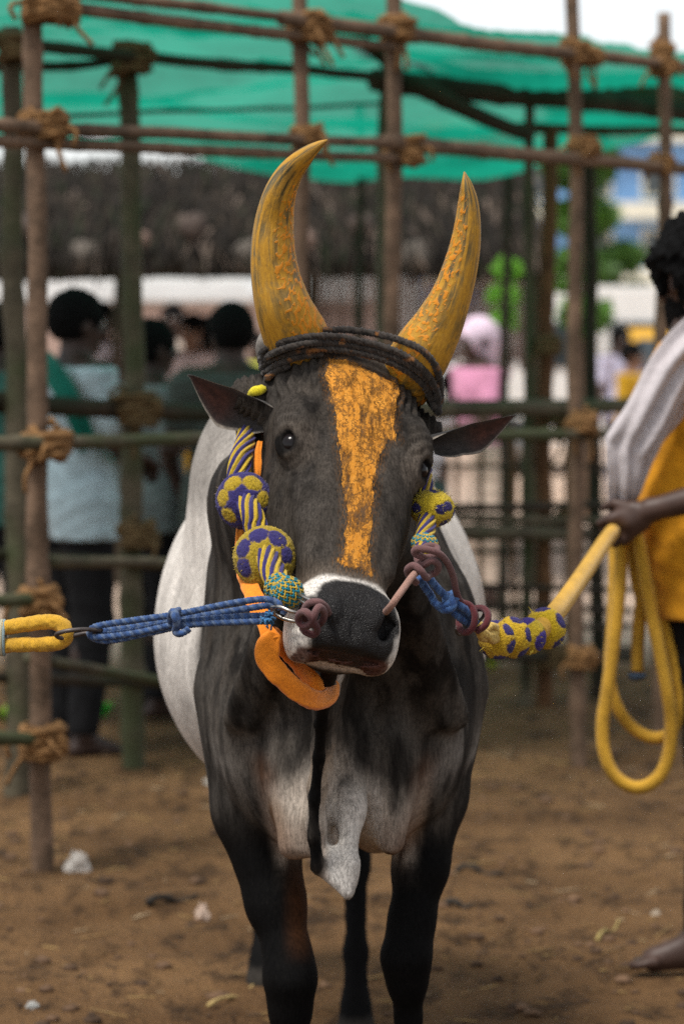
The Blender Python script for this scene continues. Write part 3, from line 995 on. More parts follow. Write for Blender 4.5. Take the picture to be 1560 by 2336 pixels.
# ---- turmeric is on the coat itself; now the pompom maker
def pompom(c, r, axis, flat, base, spot, dirs, srad, seed, parent, name='pompom', front=None, n=5, rnd_=False):
    """woolly ball flattened along axis, with round patches of the other colour; dirs: list of unit directions"""
    import bmesh
    bm = bmesh.new(); bmesh.ops.create_icosphere(bm, subdivisions=n + 1, radius=1.0)
    V = np.array([v.co[:] for v in bm.verts]); Fq = np.array([[v.index for v in fc.verts] for fc in bm.faces]); bm.free()
    ax = np.array(axis, float); ax /= np.linalg.norm(ax)
    D = np.array(dirs, float); D /= np.linalg.norm(D, axis=1)[:, None]
    Vt = V
    if rnd_:
        Vt = V + ax * ((V @ ax)[:, None] * (flat - 1)); Vt = Vt / np.linalg.norm(Vt, axis=1)[:, None]
    ang = np.arccos(np.clip(Vt @ D.T, -1, 1)) if len(dirs) else np.full((len(V), 1), 9.)
    sr = np.broadcast_to(np.array(srad, float), (len(dirs),)) if len(dirs) else np.array([0.])
    nn = fbm(V, 9, 3, seed)
    e = (ang - sr[None]).min(1) + .16 * (nn - .5)
    m = sst(.035, -.035, e)[:, None]
    cc = np.array(base) * (1 - m) + np.array(spot) * m
    fz = vnoise(V * 38, seed); fz2 = vnoise(V * 85, seed + 2)
    cc = cc * (.55 + .5 * fz[:, None] + .4 * fz2[:, None])
    # grooves between the tufts
    g = np.exp(-(e / .05) ** 2)
    rr = 1 + .05 * (fz - .5) + .05 * (fz2 - .5) + .05 * (nn - .5) - .035 * g
    W = V * rr[:, None] * r
    al = W @ ax
    W = W + ax * (al * (flat - 1))[:, None]
    o = mk(name, W + np.array(c), Fq, M_FUZZ, parent, cols=cc)
    return o
def fibres(parent, c, r, axis, flat, col, seed, k=260, ln=.006):
    """loose wool ends standing off the ball"""
    a = Acc(); R = np.random.RandomState(seed)
    ax = np.array(axis, float); ax /= np.linalg.norm(ax)
    d = R.randn(k, 3); d /= np.linalg.norm(d, axis=1)[:, None]
    p = d * r * .98; p = p + np.outer(p @ ax, ax) * (flat - 1)
    for i in range(k):
        q0 = p[i] + np.array(c); q1 = q0 + (d[i] + R.randn(3) * .5) * ln * (.4 + R.rand())
        s = R.randn(3) * .0005
        a.add([q0 - s, q0 + s, q1], np.array([[0, 1, 2]]), np.array(col) * (.6 + .8 * R.rand()))
    return a.build('loose_wool', M_FUZZ, parent, color=True)

def basis(nrm, up=(0, 0, 1)):
    n = np.array(nrm, float); n /= np.linalg.norm(n)
    u = np.array(up, float) - n * n.dot(up); u /= np.linalg.norm(u)
    return n, u, np.cross(u, n)

# ---- left halter rope: striped rope, two pompoms, woven knot
hl = empty('halter_rope', P(560, 1010, 4.98))
tag(hl, 'blue and yellow striped halter rope with two large spotted pompoms beside the bull\'s left-of-picture cheek', 'halter')
a = Acc()
top = [(*P(630, 870, 5.10), 1), (*P(598, 888, 5.07), 1), (*P(568, 900, 5.09), 1), (*P(556, 950, 5.09), 1.0), (*P(561, 1000, 5.02), 1.0), (*P(549, 1050, 4.97), 1.15), (*P(545, 1095, 4.95), 1.2), (*P(556, 1130, 4.93), 1.1),
       (*P(572, 1165, 4.885), 1.1), (*P(583, 1200, 4.875), 1.2), (*P(598, 1235, 4.86), 1.05), (*P(612, 1275, 4.82), 1.15), (*P(625, 1310, 4.79), 1.25), (*P(645, 1340, 4.76), 1.1)]
stranded(a, top, .0165, [YEL, NAV], .21, 12, .22, 96, seed=3, step=.0018, fuzz=.001)
a.build('striped_rope', M_WOOL, hl, color=True)
a = Acc()
plain(a, [(*P(566, 905, 5.02), .5), (*P(580, 893, 5.01), 1), (*P(597, 888, 5.01), 1), (*P(607, 886, 5.01), .5)], .008, (.75, .62, .02), 10, .002, amp=.003)
a.build('yellow_tuft', M_FUZZ, hl, color=True)
n0, u0, r0 = basis((-.10, -1, .05))
def fan(n, u, r, degs, tilt):
    return [n * cos(tilt) + (u * sin(radians(g)) + r * cos(radians(g))) * sin(tilt) for g in degs]
c1 = P(557, 1142, 4.925)
pompom(c1, .046, n0, .55, NAV, (.40, .27, .012), fan(n0, u0, r0, (5, 62, 122, 172, 225, 315), .88), (.31, .38, .36, .33, .33, .28), 11, hl)
fibres(hl, c1, .046, n0, .55, (.25, .18, .12), 1, 200, .004)
n1_, u1, r1 = basis((-.05, -1, .12))
c2 = P(604, 1272, 4.845)
pompom(c2, .050, n1_, .55, (.36, .25, .015), NAV, fan(n1_, u1, r1, (5, 55, 105, 157, 208), .88), (.28, .36, .36, .34, .34), 12, hl)
fibres(hl, c2, .050, n1_, .55, (.45, .32, .05), 2, 200, .004)
def knot_ball(c, r, sc, seed, parent, rot=(.3, .2)):
    """turk's-head knot: woven cords over a ball, teal and ochre"""
    a = Acc()
    c = np.array(c)
    R = np.array(Matrix.Rotation(rot[0], 3, 'Y') @ Matrix.Rotation(rot[1], 3, 'X'))
    for k in range(26):
        for hnd in (1, -1):
            t = np.linspace(.12, pi - .12, 36)
            ph = 2 * pi * k / 26 + hnd * t * .9
            rr = 1 + .045 * np.sin(t * 12 + (0 if hnd > 0 else pi) + k * pi)
            p = np.stack([np.sin(t) * np.cos(ph), np.sin(t) * np.sin(ph), np.cos(t)], 1) * rr[:, None] * np.array(sc) * r
            p = p @ R.T + c
            colr = TEAL if (hnd > 0) == (k % 2 == 0) else (.55, .36, .03)
            v, fq, th, ss = sweep(p, .0017, 6, twist(2, .3, .005)); a.add(v, fq, np.array(colr) * (.8 + .4 * ((k * 7) % 5) / 5))
    v, fq, _ = sphere(c, r * .93, sc=sc); a.add(v, fq, (.10, .08, .02))
    return a.build('woven_knot', M_CORD, parent, color=True)
knot_ball(P(655, 1352, 4.735), .0245, (1, .9, 1), 1, hl, (-.6, .2))
knot_ball(P(634, 1340, 4.765), .0200, (1, .9, 1.1), 2, hl, (.5, .2))

# ---- orange cloth band
def strap(acc, path, w, th, col, upv=(0, -1, 0)):
    """flat folded cloth band; path rows x y z (+width factor)"""
    K = catmull(path, 90); Cn = K[:, :3]; wf = K[:, 3] if K.shape[1] > 3 else np.ones(len(K))
    T = np.gradient(Cn, axis=0); T /= np.linalg.norm(T, axis=1)[:, None]
    u = np.array(upv, float)
    Nn = u - T * (T @ u)[:, None]; Nn /= np.linalg.norm(Nn, axis=1)[:, None]
    Bn = np.cross(T, Nn)
    seg = 24; th_ = np.linspace(0, 2 * pi, seg, endpoint=False)
    cx = np.sign(np.cos(th_)) * np.abs(np.cos(th_)) ** .6; cy = np.sign(np.sin(th_)) * np.abs(np.sin(th_)) ** .8
    s = np.arange(len(K))[:, None]
    fold = 1 + .25 * np.sin(cx[None] * 4.2 + s * .10)
    V = Cn[:, None] + Bn[:, None] * (cx[None] * (w * wf[:, None]))[..., None] + Nn[:, None] * (cy[None] * th * fold)[..., None]
    V = V.reshape(-1, 3); n = len(K)
    i = np.arange(n - 1)[:, None] * seg; j = np.arange(seg)[None]; j2 = (j + 1) % seg
    Fq = np.stack([i + j, i + j2, i + seg + j2, i + seg + j], -1).reshape(-1, 4)
    V = V + (fbm(V, 55, 2, 3)[:, None] - .5) * .004
    acc.add(V, Fq, col)
ob = empty('neck_band', P(600, 1450, 4.76))
tag(ob, 'orange folded cloth band hanging in a loop under the bull\'s chin', 'band')
a = Acc()
strap(a, [(*P(592, 1010, 5.00), .3), (*P(588, 1045, 4.985), .42), (*P(586, 1090, 4.97), .42), (*P(562, 1170, 4.97), .6), (*P(549, 1225, 4.94), .55), (*P(556, 1300, 4.88), .8), (*P(575, 1350, 4.82), 1.0), (*P(593, 1400, 4.785), 1.0), (*P(607, 1432, 4.765), .7), (*P(618, 1462, 4.755), 1.1)], .0150, .005, (1, 1, 1))
a.build('cheek_strap', M_ORANGE, ob)
a = Acc()
strap(a, [(*P(625, 1445, 4.76), .8), (*P(612, 1475, 4.755), 1.3), (*P(612, 1508, 4.75), 1.2), (*P(645, 1548, 4.755), 1.05), (*P(688, 1583, 4.78), 1.05), (*P(722, 1597, 4.82), 1.0), (*P(748, 1592, 4.88), .9), (*P(758, 1570, 4.95), .8), (*P(745, 1540, 5.02), .7)], .0150, .008, (1, 1, 1), (0, -1, .25))
strap(a, [(*P(618, 1450, 4.77), 1.0), (*P(650, 1478, 4.80), 1.1), (*P(680, 1512, 4.85), 1.2), (*P(705, 1550, 4.90), 1.2), (*P(730, 1580, 4.90), .8)], .016, .005, (1, 1, 1), (.5, -1, .5))
a.build('chin_loop', M_ORANGE, ob)

# ---- nose rope
MAU, MAR, PNK = (.15, .068, .066), (.070, .007, .010), (.34, .185, .14)
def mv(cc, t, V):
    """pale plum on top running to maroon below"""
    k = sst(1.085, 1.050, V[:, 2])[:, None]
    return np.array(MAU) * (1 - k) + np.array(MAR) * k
nr = empty('nose_rope', P(760, 1385, 4.70))
tag(nr, 'plum coloured rope threaded through the bull\'s nose with a knot at each nostril', 'rope')
a = Acc()
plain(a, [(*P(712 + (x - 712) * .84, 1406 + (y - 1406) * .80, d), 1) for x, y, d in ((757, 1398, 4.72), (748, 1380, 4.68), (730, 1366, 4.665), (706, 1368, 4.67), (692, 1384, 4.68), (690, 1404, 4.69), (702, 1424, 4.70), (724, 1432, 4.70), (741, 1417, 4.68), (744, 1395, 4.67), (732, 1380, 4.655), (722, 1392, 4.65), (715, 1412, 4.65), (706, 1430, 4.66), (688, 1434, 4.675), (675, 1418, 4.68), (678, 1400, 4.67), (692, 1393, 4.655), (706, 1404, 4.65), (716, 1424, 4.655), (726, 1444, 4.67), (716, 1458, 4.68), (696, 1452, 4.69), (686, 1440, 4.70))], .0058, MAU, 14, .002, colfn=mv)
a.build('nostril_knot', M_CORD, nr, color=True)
a = Acc()
plain(a, [(*P(x, y, d), 1) for x, y, d in ((880, 1396, 4.73), (893, 1381, 4.70), (906, 1362, 4.70), (922, 1340, 4.72), (938, 1318, 4.74), (950, 1305, 4.76), (966, 1288, 4.78))], .0056, PNK, 14, .002)
a.build('nostril_strand', M_CORD, nr, color=True)
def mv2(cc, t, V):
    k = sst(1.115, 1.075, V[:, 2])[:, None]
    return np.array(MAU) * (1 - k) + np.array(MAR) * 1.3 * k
a = Acc()
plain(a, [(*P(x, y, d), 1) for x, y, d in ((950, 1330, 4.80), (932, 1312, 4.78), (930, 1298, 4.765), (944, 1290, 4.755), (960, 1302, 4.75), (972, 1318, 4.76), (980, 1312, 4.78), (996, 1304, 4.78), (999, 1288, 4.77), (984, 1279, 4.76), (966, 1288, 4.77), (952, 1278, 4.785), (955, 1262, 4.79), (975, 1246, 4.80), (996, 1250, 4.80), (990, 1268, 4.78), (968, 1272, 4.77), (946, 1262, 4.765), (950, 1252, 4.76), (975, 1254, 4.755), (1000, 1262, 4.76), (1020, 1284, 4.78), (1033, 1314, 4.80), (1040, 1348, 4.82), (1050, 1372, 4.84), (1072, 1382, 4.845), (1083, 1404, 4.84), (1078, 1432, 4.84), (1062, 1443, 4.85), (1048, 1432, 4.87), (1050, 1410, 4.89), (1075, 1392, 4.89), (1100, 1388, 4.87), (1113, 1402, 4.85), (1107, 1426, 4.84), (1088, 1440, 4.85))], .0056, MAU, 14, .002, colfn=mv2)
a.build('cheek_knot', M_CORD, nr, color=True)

# ---- silver ring and blue lead on the left
BLU = (.038, .095, .26)
lead = empty('blue_lead', P(400, 1415, 4.70))
tag(lead, 'doubled blue cord stretched from the bull\'s nose ring to the left edge', 'lead')
a = Acc()
blues = [BLU, tuple(c * .62 for c in BLU), (.10, .15, .26)]
for k, st in enumerate([
    [(640, 1392), (634, 1376), (600, 1367), (520, 1378), (400, 1402), (300, 1416), (225, 1428), (205, 1440), (216, 1454), (300, 1446), (400, 1424)],
    [(645, 1402), (648, 1388), (620, 1381), (560, 1389), (480, 1402), (400, 1414), (300, 1432), (230, 1440)],
    [(622, 1404), (560, 1406), (480, 1412), (400, 1420), (300, 1441), (222, 1450)],
    [(622, 1417), (560, 1419), (480, 1422), (410, 1429), (330, 1447), (250, 1462), (212, 1456), (203, 1444)]]):
    pts = [(*P(x, y, 4.705 + .006 * ((k * 3) % 4) + .0001 * (640 - x)), 1) for x, y in st]
    stranded(a, pts, .0056, blues, .015, 3, .30, 18, seed=20 + k)
a.build('blue_strand', M_CORD, lead, color=True)
a = Acc()
stranded(a, [(*P(x, y, d), 1) for x, y, d in ((394, 1432, 4.74), (389, 1412, 4.725), (393, 1396, 4.71), (402, 1402, 4.70), (404, 1424, 4.70), (400, 1440, 4.715), (410, 1446, 4.70), (424, 1440, 4.70), (432, 1434, 4.70))], .0060, blues, .015, 3, .3, 18, seed=31)
stranded(a, [(*P(x, y, d), 1) for x, y, d in ((400, 1440, 4.72), (402, 1420, 4.698), (396, 1400, 4.70), (408, 1392, 4.73))], .0055, blues, .015, 3, .3, 18, seed=32)
a.build('whipping_knot', M_CORD, lead, color=True)
a = Acc()
for k in range(60):
    q0 = np.array(P(612 + rnd.gauss(0, 7), 1411 + rnd.gauss(0, 7), 4.70 + rnd.gauss(0, .006))); q1 = q0 + np.array([rnd.gauss(0, .004), rnd.gauss(0, .004), rnd.gauss(0, .004)])
    v, fq, _, _ = sweep(catmull([q0, (q0 + q1) / 2 + np.array([0, -.002, .002]), q1], 6), .0016, 5); a.add(v, fq, np.array((.03, .14, .30)) * (.6 + .9 * rnd.random()))
a.build('frayed_end', M_CORD, lead, color=True)

def ring(name, pts, r, mat, label, cat='ring', closed=True):
    C = catmull(list(pts) + ([pts[0]] if closed else []), 60)
    V, Fq, _, _ = sweep(C, r, 12)
    o = mk(name, V, Fq, mat); return tag(o, label, cat)
ring('steel_ring', [P(x, y, d) for x, y, d in ((620, 1386, 4.715), (636, 1384, 4.695), (662, 1394, 4.685), (688, 1402, 4.69), (694, 1414, 4.70), (676, 1418, 4.71), (648, 1412, 4.72), (628, 1400, 4.725))], .0030, M_STEEL,
     'long silver steel ring joining the blue cord to the plum nose rope')
ring('steel_link', [P(x, y, d) for x, y, d in ((672, 1352, 4.735), (690, 1360, 4.70), (712, 1373, 4.68), (706, 1380, 4.69), (686, 1370, 4.71), (670, 1362, 4.74))], .0026, M_STEEL,
     'small steel link between the woven knot and the nose rope')
ring('iron_ring', [P(x, y, d) for x, y, d in ((232, 1438, 4.75), (190, 1436, 4.735), (150, 1440, 4.73), (128, 1448, 4.74), (140, 1456, 4.75), (170, 1450, 4.76), (205, 1443, 4.765))], .0034, M_RUST,
     'dark iron ring linking the yellow rope loop and the blue cord')

# ---- yellow rope loop, left edge
yl = empty('yellow_lead', P(60, 1445, 4.78))
tag(yl, 'thick fuzzy yellow rope folded into a loop at the left edge', 'lead')
a = Acc()
def yfade(cc, t, V): return cc * (1 - .25 * sst(.5, .8, fbm(V, 40, 2, 2))[:, None])
plain(a, [(*P(x, y, d), 1) for x, y, d in ((-60, 1440, 4.80), (0, 1434, 4.79), (60, 1425, 4.78), (110, 1419, 4.77), (140, 1426, 4.765), (152, 1445, 4.76), (142, 1463, 4.765), (105, 1470, 4.77), (50, 1471, 4.78), (0, 1474, 4.79), (-60, 1480, 4.80))], .0118, (.62, .34, .025), 26, .0016, colfn=yfade, amp=.0030)
a.build('rope_loop', M_FUZZ, yl, color=True)
a = Acc()
for k in range(5):
    t = np.linspace(0, 2 * pi, 30); x0 = -14 + k * 6
    p = np.stack([np.full(30, (x0 - 780) / FPX * 4.79), 4.79 + .016 * np.cos(t), CAMZ - (1455 - 760) / FPX * 4.79 + .027 * np.sin(t)], 1)
    v, fq, _, _ = sweep(p, .0026, 6); a.add(v, fq, ((.25, .34, .36), (.5, .45, .3))[k % 2])
a.build('binding', M_CORD, yl, color=True)

# ---- right halter rope
hr = empty('halter_rope', P(985, 1165, 4.98))
tag(hr, 'striped halter rope with one yellow pompom half hidden behind the bull\'s right-of-picture cheek', 'halter')
a = Acc()
stranded(a, [(*P(968, 1050, 5.08), 1), (*P(966, 1090, 5.03), 1), (*P(972, 1130, 5.0), 1), (*P(975, 1170, 4.97), 1), (*P(972, 1205, 4.94), 1.1), (*P(966, 1240, 4.90), 1.1), (*P(965, 1265, 4.86), .9)], .0145, [YEL, NAV], .2, 12, .22, 96, seed=6, fuzz=.001)
a.build('striped_rope', M_WOOL, hr, color=True)
n2_, u2, r2 = basis((.35, -1, .1))
c3 = P(985, 1160, 4.985)
pompom(c3, .037, (.1, .2, 1), .82, (.58, .42, .02), NAV, [n2_ + u2 * .1 - r2 * -.55, n2_ + u2 * .0 + r2 * .1 - u2 * .1, n2_ * .3 + r2 * 1.0 - u2 * .3, -u2 + n2_ * .5 + r2 * .5, u2 + n2_ * .3, -r2 + n2_ * .4], .30, 13, hr)
fibres(hr, c3, .037, (.1, .2, 1), .82, (.62, .5, .05), 3, 260, .006)
knot_ball(P(968, 1240, 4.895), .0195, (1.05, .9, .8), 5, hr, (.1, .1))

# ---- blue cord on the right
bc = empty('blue_tether', P(1020, 1370, 4.84))
tag(bc, 'knotted blue cord running from the plum knot towards the yellow pompoms', 'tether')
a = Acc()
for k, st in enumerate([[(955, 1318, 4.81), (968, 1338, 4.82), (982, 1358, 4.83), (994, 1378, 4.83), (1012, 1384, 4.82), (1028, 1376, 4.82), (1045, 1385, 4.84), (1068, 1405, 4.86), (1085, 1422, 4.88)],
                        [(978, 1318, 4.80), (994, 1338, 4.81), (1012, 1356, 4.82), (1030, 1370, 4.825), (1040, 1362, 4.83), (1028, 1356, 4.84), (1016, 1368, 4.84), (1030, 1392, 4.84), (1052, 1412, 4.85), (1072, 1424, 4.87)],
                        [(1000, 1384, 4.83), (1014, 1392, 4.82), (1032, 1386, 4.815), (1030, 1368, 4.82), (1018, 1362, 4.83)],
                        [(1040, 1378, 4.83), (1060, 1390, 4.84), (1080, 1410, 4.86), (1078, 1425, 4.88)]]):
    stranded(a, [(*P(x, y, d), 1) for x, y, d in st], .0068, [(.035, .10, .28), (.02, .06, .19), (.06, .14, .33)], .018, 3, .3, 18, seed=40 + k)
a.build('cord_strand', M_CORD, bc, color=True)
ring('dark_ring', [P(x, y, d) for x, y, d in ((1040, 1432, 4.87), (1050, 1424, 4.88), (1090, 1388, 4.88), (1104, 1392, 4.885), (1098, 1412, 4.89), (1060, 1444, 4.885), (1044, 1446, 4.875))], .0026, M_RUST, 'thin dark ring inside the maroon rope loops')

# ---- long yellow rope to the handler's hand
HAND = P(1425, 1188, 7.20)
lr = empty('lead_rope', P(1155, 1455, 5.06))
tag(lr, 'long yellow lead rope with spotted pompoms, its coils hanging from the handler\'s hand', 'lead rope')
YR = (.52, .30, .028)
def yr(cc, t, V):
    d = fbm(V * np.array([1, .3, 1]), 26, 3, 5)[:, None]; w = fbm(V, 240, 2, 6)[:, None]
    return cc * (.55 + .55 * d + .45 * w) * np.array((1, .96, .9))
axd = np.array(P(1262, 1400, 5.25)) - np.array(P(1120, 1462, 5.0)); axd /= np.linalg.norm(axd)
a = Acc()
for k in range(9):
    p = [P(1080 + rnd.uniform(-4, 10), 1425 + rnd.uniform(-8, 8), 4.90), P(1100 + rnd.uniform(-6, 6), 1440 + rnd.uniform(-14, 14), 4.93), P(1122 + rnd.uniform(-6, 6), 1448 + rnd.uniform(-22, 22), 4.97), P(1140, 1455 + rnd.uniform(-20, 20), 5.02)]
    stranded(a, [(*q, 1) for q in p], .0065, [(.62, .42, .10), (.52, .33, .06)], .012, 2, .3, 12, seed=60 + k)
a.build('knotted_strands', M_WOOL, lr, color=True)
def ringdirs(ax, n, ph, lean=0.0):
    n_, u_, r_ = basis(ax, (0, 0, 1))
    return [u_ * sin(ph + 2 * pi * k / n) + r_ * cos(ph + 2 * pi * k / n) + n_ * lean for k in range(n)]
for k, (x, y, d, r, fl, base, spot, n, ph, lean, sr) in enumerate([
    (1133, 1460, 5.01, .0320, .62, (.54, .34, .015), NAV, 6, .35, -.05, .40),
    (1166, 1455, 5.06, .0345, .58, (.56, .36, .015), NAV, 6, .85, .1, .40),
    (1205, 1451, 5.14, .0310, .60, (.52, .37, .02), (.05, .03, .22), 3, -.75, .0, .66),
    (1244, 1434, 5.20, .0355, .70, (.56, .38, .010), NAV, 5, .15, .1, .46)]):
    pompom(P(x, y, d), r, axd, fl, base, spot, ringdirs(axd, n, ph, lean), sr, 70 + k, lr, rnd_=True)
    fibres(lr, P(x, y, d), r, axd, fl, (.5, .36, .03), 80 + k, 120, .0045)
a = Acc()
plain(a, [(*P(x, y, d), 1) for x, y, d in ((1225, 1445, 5.16), (1258, 1408, 5.25), (1290, 1368, 5.6), (1335, 1303, 6.2), (1378, 1238, 6.85), (1405, 1204, 7.15), (1425, 1186, 7.24))], .0172, YR, 20, .006, colfn=yr)
a.build('taut_rope', M_WOOL, lr, color=True)
a = Acc()
big = [(1402, 1212, 7.22), (1412, 1198, 7.20), (1417, 1230, 7.19), (1414, 1320, 7.18), (1405, 1420, 7.18), (1393, 1520, 7.18), (1383, 1590, 7.18), (1374, 1650, 7.18), (1378, 1715, 7.18), (1400, 1768, 7.18), (1440, 1796, 7.18), (1478, 1792, 7.18), (1510, 1762, 7.18), (1527, 1710, 7.18), (1530, 1640, 7.17), (1520, 1570, 7.16), (1503, 1480, 7.16), (1484, 1390, 7.16), (1468, 1300, 7.15), (1457, 1240, 7.15), (1440, 1200, 7.15), (1425, 1185, 7.19)]
plain(a, [(*P(x, y, d), 1) for x, y, d in big], .0158, YR, 20, .006, colfn=yr)
b2 = [(1425, 1188, 7.24), (1404, 1215, 7.25), (1402, 1320, 7.24), (1398, 1420, 7.24), (1391, 1510, 7.24), (1396, 1580, 7.24), (1420, 1635, 7.24), (1455, 1670, 7.24), (1495, 1684, 7.23), (1530, 1672, 7.21), (1548, 1630, 7.20), (1550, 1575, 7.20), (1536, 1500, 7.20), (1515, 1430, 7.20), (1492, 1360, 7.20), (1470, 1280, 7.20), (1450, 1215, 7.21), (1430, 1190, 7.24)]
plain(a, [(*P(x, y, d), 1) for x, y, d in b2], .0152, YR, 20, .006, colfn=yr)
b3 = [(1432, 1190, 7.22), (1440, 1240, 7.22), (1452, 1320, 7.22), (1463, 1370, 7.215), (1458, 1420, 7.22), (1454, 1480, 7.22), (1453, 1532, 7.22)]
plain(a, [(*P(x, y, d), 1) for x, y, d in b3], .0155, tuple(c * .85 for c in YR), 20, .006, colfn=yr)
a.build('rope_coils', M_WOOL, lr, color=True)
a = Acc()
v, fq, _ = sphere(P(1453, 1542, 7.22), .017, sc=(1.35, 1, .7)); a.add(v + (fbm(v, 200, 2, 3)[:, None] - .5) * .006, fq, (.05, .08, .13))
a.build('taped_end', M_CORD, lr, color=True)
# ================================================================== GROUND, FENCES, CANOPY, SHED, FAR THINGS
def ground_material():
    m, nt, b = new_mat('packed_earth'); q = NB(nt)
    o = q.obj()
    n1_ = q.noise(o, 1.3, 6, .62); n2_ = q.noise(q.vscale(o, (1, .45, 1)), 9, 6, .7); n3_ = q.noise(o, 70, 4, .7)
    c = q.mix(q.mapr(n1_, .3, .7), (.130, .066, .026), (.335, .185, .080))
    c = q.mix(q.mapr(n2_, .50, .64, 0, .85), c, (.040, .022, .011))
    c = q.mix(q.mapr(n3_, .55, .75, 0, .6), c, (.24, .145, .075))
    vor = q.n('ShaderNodeTexVoronoi'); q.l(o, vor.inputs['Vector']); vor.inputs['Scale'].default_value = 26
    c = q.mix(q.mapr(vor.outputs['Distance'], .05, .22, .35, 0), c, (.26, .17, .09))
    # pale street sand beyond the enclosure, its sunlit brightness painted into the colour
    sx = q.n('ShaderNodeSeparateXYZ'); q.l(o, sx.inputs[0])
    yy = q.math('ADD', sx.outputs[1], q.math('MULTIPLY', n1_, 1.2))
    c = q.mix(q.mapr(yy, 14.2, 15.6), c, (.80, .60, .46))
    q.l(c, b.inputs['Base Color']); b.inputs['Roughness'].default_value = .95; b.inputs['Specular IOR Level'].default_value = .15
    h = q.math('ADD', q.math('MULTIPLY', n2_, 1.4), q.math('MULTIPLY', n3_, .5))
    q.l(q.bump(h, 1.0, .08), b.inputs['Normal'])
    return m
gx = span((-60, -6, 3), (-6, 6, .09), (6, 60, 3)); gy = span((-6, 3, 1.), (3, 12, .06), (12, 20, .4), (20, 300, 10))
GX, GY = np.meshgrid(gx, gy, indexing='ij')
pts = np.stack([GX.ravel(), GY.ravel(), np.zeros(GX.size)], 1)
hgt = (fbm(pts * np.array([1, 1, 0]), 1.6, 3, 31) - .5) * .05 + (fbm(pts * np.array([1, .7, 0]), 8, 3, 32) - .5) * .035
hgt *= sst(-6, -4, pts[:, 0]) * sst(6, 4, pts[:, 0]) * sst(2, 4, pts[:, 1]) * sst(14, 11, pts[:, 1])
pts[:, 2] = hgt
def gz(x, y):
    p = np.array([[x, y, 0.]])
    return float(((fbm(p, 1.6, 3, 31) - .5) * .05 + (fbm(p * np.array([1, .7, 0]), 8, 3, 32) - .5) * .035)[0])
i = np.arange(len(gx) - 1)[:, None] * len(gy); j = np.arange(len(gy) - 1)[None]
Fg = np.stack([i + j, i + len(gy) + j, i + len(gy) + j + 1, i + j + 1], -1).reshape(-1, 4)
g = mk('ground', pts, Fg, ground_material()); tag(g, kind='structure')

# ---- straw, leaf crumbs and clods lying on the earth
def straw():
    a = Acc(); R = np.random.RandomState(3)
    for k in range(1000):
        y = 5.0 + 6.5 * R.rand() ** 1.3; x = (R.rand() - .5) * .30 * y
        z = gz(x, y) + .004
        an = R.rand() * pi; ln = (.01 + .05 * R.rand() ** 2.5); w = .0010 + .0015 * R.rand()
        d = np.array([cos(an), sin(an), R.randn() * .12]) * ln; s = np.array([-sin(an), cos(an), 0]) * w
        c = np.array([x, y, z])
        colr = np.array([(.28, .18, .07), (.20, .12, .05), (.06, .04, .025), (.34, .25, .15)][R.choice(4, p=[.3, .3, .25, .15])]) * (.7 + .6 * R.rand())
        up = np.array([0, 0, w])
        V_ = np.array([c - d - s, c - d + s, c - d + up * 1.5, c + d - s, c + d + s, c + d + up * 1.5])
        a.add(V_, [np.array([[0, 3, 4, 1], [1, 4, 5, 2], [2, 5, 3, 0]]), np.array([[0, 1, 2], [3, 5, 4]])], colr)
    # clods
    for k in range(900):
        y = 5.0 + 6.5 * R.rand() ** 1.2; x = (R.rand() - .5) * .30 * y
        r_ = .004 + .016 * R.rand() ** 3
        v, fq, pn = sphere((0, 0, 0), r_, 8, 6, (1.2, 1.1, .6))
        v = v + (fbm(pn + k, 2.2, 2, k)[:, None] - .5) * r_ * 1.1 * pn
        a.add(v + np.array([x, y, gz(x, y) + r_ * .2]), fq, np.array((.13, .075, .042)) * (.35 + .9 * R.rand()))
    return a
o = straw().build('ground_litter', simple('litter', (1, 1, 1), .9, .3, 60, .3, attr='Col'), color=True)
tag(o, 'straw, leaf crumbs and clods scattered over the brown earth', kind='stuff')

def lying_stick(name, p0, p1, r, colr, label, cat='twig', bend=.01):
    (x0, y0), (x1, y1) = p0, p1
    A = [np.array([x0 + (x1 - x0) * t, y0 + (y1 - y0) * t, gz(x0 + (x1 - x0) * t, y0 + (y1 - y0) * t) + r + bend * sin(t * 7)]) for t in np.linspace(0, 1, 6)]
    a = Acc(); v, fq, _, _ = sweep(catmull(A, 20), np.linspace(r, r * .5, 20) * (1 + .2 * np.sin(np.arange(20))), 7)
    a.add(v, fq, colr); o = a.build(name, M_LIT, color=True); return tag(o, label, cat)
M_LIT = simple('dry_plant', (1, 1, 1), .85, .3, 60, .3, attr='Col')
def G(px, py):
    """ground point under the pixel"""
    d = FPX * CAMZ / (py - 760); return ((px - 780) / FPX * d, d)
lying_stick('dark_twig', G(335, 2078), G(450, 2063), .010, (.022, .018, .014), 'short black twig on the earth left of the bull\'s forelegs')
lying_stick('straw_stalk', G(475, 2302), G(592, 2243), .005, (.42, .30, .12), 'long pale straw stalk beside the bull\'s left-of-picture foreleg', 'straw')
lying_stick('straw_stalk', G(1362, 2130), G(1412, 2088), .005, (.36, .28, .10), 'short yellowish straw stalk right of the bull near the bare foot', 'straw')
lying_stick('dark_twig', G(1020, 2068), G(1080, 2072), .010, (.03, .025, .02), 'small dark twig just right of the bull\'s forelegs', 'twig')
lying_stick('dark_twig', G(1040, 1985), G(1150, 1990), .008, (.03, .025, .02), 'thin dark twig on the open ground between bull and handler', 'twig')
